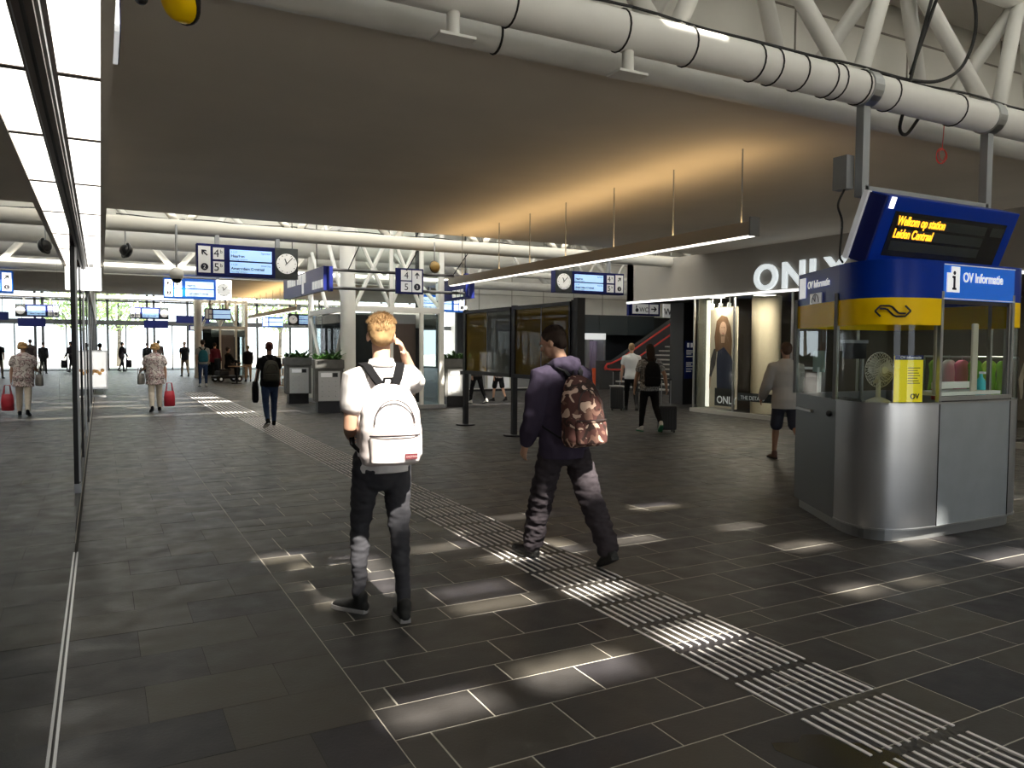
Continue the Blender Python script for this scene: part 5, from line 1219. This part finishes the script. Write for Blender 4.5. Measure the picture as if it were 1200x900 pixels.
# --- middle distance
t, s, lo_, sh_ = person('person in grey sweater and dark shorts walking behind the booth', (8.9, 8.2, 0), R(-28), 1.74, L=dict(th=12, kn=5), Rg=dict(th=-18, kn=40, fp=30), aL=dict(a=12, b=16, e=25), skin=SKIND, vox=.014, top=GREYC, slv='long', hem=.80, loose=.035, bulk=1.05, legs=mat('shorts_navy', (.03, .035, .055), .8), leglen=.6, shoe=mat('shoe_brown', (.09, .04, .03), .6), hair=mat('hair_brown', (.07, .035, .02), .6))
P = (9.4, 12.05, 0)
t, s, lo_, sh_ = person('dark haired person in grey patterned tee and black trousers pulling a black suitcase', P, R(-20), 1.73, fem=1, bulk=1.1, L=dict(th=14, kn=4), Rg=dict(th=-16, kn=30, fp=35), aL=dict(a=6, b=16, e=10), aR=dict(a=-14, b=26, e=12), skin=SKIND, vox=.014, top=ramp_mat('tee_pattern', [(0, (.2, .2, .2)), (.48, (.42, .43, .44)), (.56, (.12, .12, .13))], 14), legs=BLK, shoe=SOLEW, sole=mat('sole_green', (.02, .2, .1), .7), hair=DBROWN, style='long')
backpack('black backpack worn by the dark haired person with the suitcase', P, R(-20), s, lo_, sh_, BLK, z0=.95, z1=1.45, w_=.33, d=.16)
def suitcase(label, loc, rz, h=.52, col=BLACK):
    t = thing('suitcase', label, 'suitcase', loc, rz)
    MB().b2((-.17, -.11, .05), (.17, .11, h)).build('shell', col, t, bevel=.03, seg=3)
    m = MB()
    for x in (-.11, -.055, 0, .055, .11): m.b2((x-.01, -.117, .1), (x+.01, .117, h-.05))
    m.build('rib', RUBBER, t)
    for x in (-.12, .12):
        for y in (-.08, .08): MB().tube([(x-.012, y, .025), (x+.012, y, .025)], .025, 12).build('wheel', RUBBER, t)
    for x in (-.09, .09): MB().tube([(x, .09, h), (x, .09, 1.02)], .008, 6).build('handle_rod', STEEL, t)
    MB().tube([(-.1, .09, 1.02), (.1, .09, 1.02)], .016, 8).build('grip', RUBBER, t)
suitcase('black wheeled suitcase pulled by the dark haired person in the patterned tee', (9.72, 11.9, 0), R(-25))
t, s, lo_, sh_ = person('person in white tee with short fair hair walking ahead of the suitcase puller', (12.2, 16.4, 0), R(-30), 1.76, vox=.016, top=mat('tee_white', (.62, .65, .68), .8), legs=BLK, hair=mat('hair_sandy', (.3, .19, .1), .6), bulk=1.08, aL=dict(a=4, b=10, e=8))
suitcase('black suitcase beside the person in the white tee near the stairs', (11.85, 16.55, 0), R(-30), .62)
P = (3.0, 16.1, 0)
t, s, lo_, sh_ = person('auburn haired person in black top and blue jeans before the planters', P, R(0), 1.72, fem=1, bulk=1.08, L=dict(th=-14, kn=20, fp=22, to=20), Rg=dict(th=12, kn=4), aL=dict(a=0, b=14, e=18), vox=.014, top=BLK, legs=JEANU, shoe=BLK, sole=SOLEW, hair=RBROWN, style='bun')
backpack('dark olive backpack worn by the auburn haired person', P, R(0), s, lo_, sh_, mat('pack_olive', (.04, .04, .03), .8), z0=.98, z1=1.42, w_=.32, d=.15)
t = thing('shoulder_bag', 'black shoulder bag hanging at the left of the auburn haired person', 'bag', (2.72, 16.1, .5))
MB().rings([[Vector((.06*k*math.cos(a), .15*k*math.sin(a), z)) for a in [2*PI*j/16 for j in range(16)]] for k, z in ((.7, 0), (1, .05), (1.05, .3), (.8, .42))]).build('bag', BLK, t, smooth=True)
MB().tube([(.0, -.1, .4), (.08, -.05, .8), (.1, .05, .8), (.0, .1, .4)], .012, 6).build('strap', BLK, t)
LP = (1.17, 20.9, 0)
t, s, lo_, sh_ = person('curly blond person in floral blouse and cream trousers with a red bag', LP, R(3), 1.66, fem=1, bulk=1.15, L=dict(th=-10, kn=12, fp=14), Rg=dict(th=10, kn=5), aL=dict(a=10, b=14, e=60, i=-.2), aR=dict(a=0, b=14, e=6), vox=.015, top=FLOR, hem=.72, loose=.04, slv='short', legs=CREAMC, legloose=1.1, shoe=BLK, hair=mat('hair_curly', (.5, .3, .12), .6, var=.3, scale=40), style='curly')
def handbag(label, loc, rz, w_, h, m, sl):
    t = thing('handbag', label, 'bag', loc, rz)
    MB().rings([[Vector((w_/2*k*math.cos(a), .07*k*math.sin(a), z)) for a in [2*PI*j/20 for j in range(20)]] for k, z in ((.8, 0), (1, .02), (1, h*.6), (.85, h))]).build('bag', m, t, smooth=True)
    for y in (-.05, .05): MB().tube([(-w_*.3, y, h*.95), (-w_*.2, y*.3, h+sl), (w_*.2, y*.3, h+sl), (w_*.3, y, h*.95)], .009, 6).build('strap', m, t)
handbag('red shopping bag in the hand of the person in the floral blouse', (1.49, 20.95, .12), R(10), .26, .38, mat('bag_red', (.5, .02, .04), .5), .2)
handbag('grey shoulder bag at the left hip of the person in the floral blouse', (.86, 20.9, .68), R(70), .34, .26, mat('bag_grey', (.22, .2, .18), .6), .3)

# --- far away
t, s, lo_, sh_ = person('person in grey shirt carrying a teal backpack in the distance', (3.55, 32.7, 0), R(0), 1.84, vox=.02, top=GREYC, legs=JEANU, shoe=SOLEW, hair=DBROWN, L=dict(th=3), Rg=dict(th=-3))
backpack('teal backpack worn by the distant person in grey', (3.55, 32.7, 0), R(0), s, lo_, sh_, TEALC, vox=.02, pocket=False)
person('person in black top and khaki trousers far down the hall', (3.85, 43.6, 0), R(8), 1.82, vox=.022, top=BLK, legs=KHAKI, hair=DBROWN, skin=SKIND)
person('person in maroon top with dark hair standing beside the teal backpack', (4.7, 38.5, 0), R(-20), 1.74, vox=.022, top=MAROON, slv='long', legs=BLK, hair=DBROWN, L=dict(th=2), Rg=dict(th=-2))
person('distant person in dark grey jacket by the left exit doors', (1.15, 52.5, 0), R(-60), 1.8, vox=.022, top=CHAR, slv='long', legs=BLK, hair=DBROWN)
handbag('small black case held by the distant person by the left exit doors', (1.5, 52.4, .25), R(10), .35, .45, BLK, .2)
person('distant person in black coat ahead of the floral blouse, left of a pair', (2.4, 50, 0), R(4), 1.75, vox=.022, top=BLK, slv='long', hem=.7, legs=BLK, hair=DBROWN)
person('distant person in brown black coat ahead of the floral blouse, right of a pair', (2.95, 49.2, 0), R(-4), 1.9, vox=.022, top=mat('coat_brown', (.04, .025, .02), .8), slv='long', hem=.7, legs=BLK, hair=DBROWN)
person('person in black jacket and tan trousers standing at the distant cafe tables', (5.85, 36.4, 0), R(0), 1.62, vox=.022, top=BLK, slv='long', legs=mat('cloth_tan', (.4, .25, .15), .8), hair=mat('hair_ash', (.25, .22, .12), .7), L=dict(th=2), Rg=dict(th=-2))
person('person in black walking behind the display case, left of two', (9.5, 20.1, 0), R(20), 1.68, vox=.018, top=mat('coat_dark', (.07, .06, .055), .8), slv='long', legs=BLK, shoe=SOLEW, hair=mat('hair_mid', (.12, .07, .04), .6))
person('small person in patterned top and dark skirt beyond the display case, right of two', (10.6, 20.9, 0), R(10), 1.5, fem=1, vox=.018, top=FLOR, legs=BLK, leglen=.6, hair=DBROWN, style='long')
person('dark dressed person half hidden behind the poster stand by the left glass', (-.02, 33.5, 0), R(0), 1.7, vox=.022, top=BLK, slv='long', legs=BLK, hair=DBROWN)
# scooter and rider
t = thing('mobility_scooter', 'black mobility scooter parked by the distant second lift', 'scooter', (4.95, 36.5, 0), R(-70))
MB().b2((-.28, -.6, .16), (.28, .55, .28)).build('deck', BLACK, t, bevel=.03); MB().b2((-.25, -.45, .28), (.25, .0, .5)).build('body', BLACK, t, bevel=.04)
MB().b2((-.25, -.4, .5), (.25, .1, .58)).build('seat', RUBBER, t, bevel=.03); MB().b2((-.24, -.46, .58), (.24, -.38, 1.05)).build('backrest', RUBBER, t, bevel=.03)
MB().tube([(0, .5, .28), (0, .4, .95)], .04, 10).build('steering_column', BLACK, t); MB().tube([(-.25, .38, .95), (.25, .38, .95)], .02, 8).build('handlebar', BLACK, t)
for x in (-.26, .26):
    for y in (-.42, .45): w2 = MB().tube([(x-.04, y, .14), (x+.04, y, .14)], .14, 18).build('wheel', RUBBER, t); MB().tube([(x-.045, y, .14), (x+.045, y, .14)], .06, 12).build('hub', SIGNW, w2)
person('person in black riding the mobility scooter', (5.0, 36.48, .16), R(-70), 1.75, vox=.022, L=dict(th=82, kn=80), Rg=dict(th=82, kn=80), aL=dict(a=35, e=30), aR=dict(a=35, e=30), top=BLK, slv='long', legs=BLK, hair=DBROWN, skin=SKIND)
# shop mannequin
mq = thing('mannequin', 'pale shop mannequin seen through the booth window', 'mannequin', (14.2, 7.55, 0), R(100))
b = MB(); MQ = mat('mannequin_skin', (.62, .5, .38), .45)
b.limb([(0, 0, .86), (0, 0, .95), (0, 0, 1.1), (0, 0, 1.3), (0, 0, 1.42), (0, 0, 1.47)], [(.15, .1), (.16, .11), (.12, .09), (.15, .1), (.15, .08), (.09, .06)], 16); b.limb([(0, 0, 1.45), (0, .01, 1.6)], [.045, .045]); b.ell((0, .01, 1.69), (.07, .09, .11), 16, 12)
for sx in (-1, 1):
    b.limb([(sx*.17, 0, 1.4), (sx*.24, .02, 1.13), (sx*.2, .1, .9), (sx*.19, .13, .8)], [.045, .038, .026, .02]); b.limb([(sx*.08, 0, .9), (sx*.09, .02, .5), (sx*.09, -.01, .1), (sx*.09, .1, .04)], [.08, .05, .035, .03])
me = remeshed(b, .012, 3); me.materials.append(MQ); me.name = 'body'; ob('body', me, mq)
b = MB(); b.limb([(0, 0, .8), (0, 0, .95), (0, 0, 1.1), (0, 0, 1.3), (0, 0, 1.41)], [(.17, .12), (.17, .12), (.14, .1), (.165, .115), (.15, .09)], 18); b.build('vest', mat('mq_vest', (.45, .4, .36), .8), mq, smooth=True)
b = MB(); b.limb([(.0, 0, .92), (0, 0, .8)], [(.17, .12), (.16, .11)], 16)
for sx in (-1, 1): b.limb([(sx*.08, 0, .88), (sx*.09, .02, .5), (sx*.09, -.01, .14)], [.09, .07, .06])
b.build('trousers', mat('mq_trousers', (.08, .07, .06), .8), mq, smooth=True); MB().tube([(0, 0, 0), (0, 0, .02)], .2, 20).build('base', STEEL, mq)
bpy.data.scenes.remove(SCR)
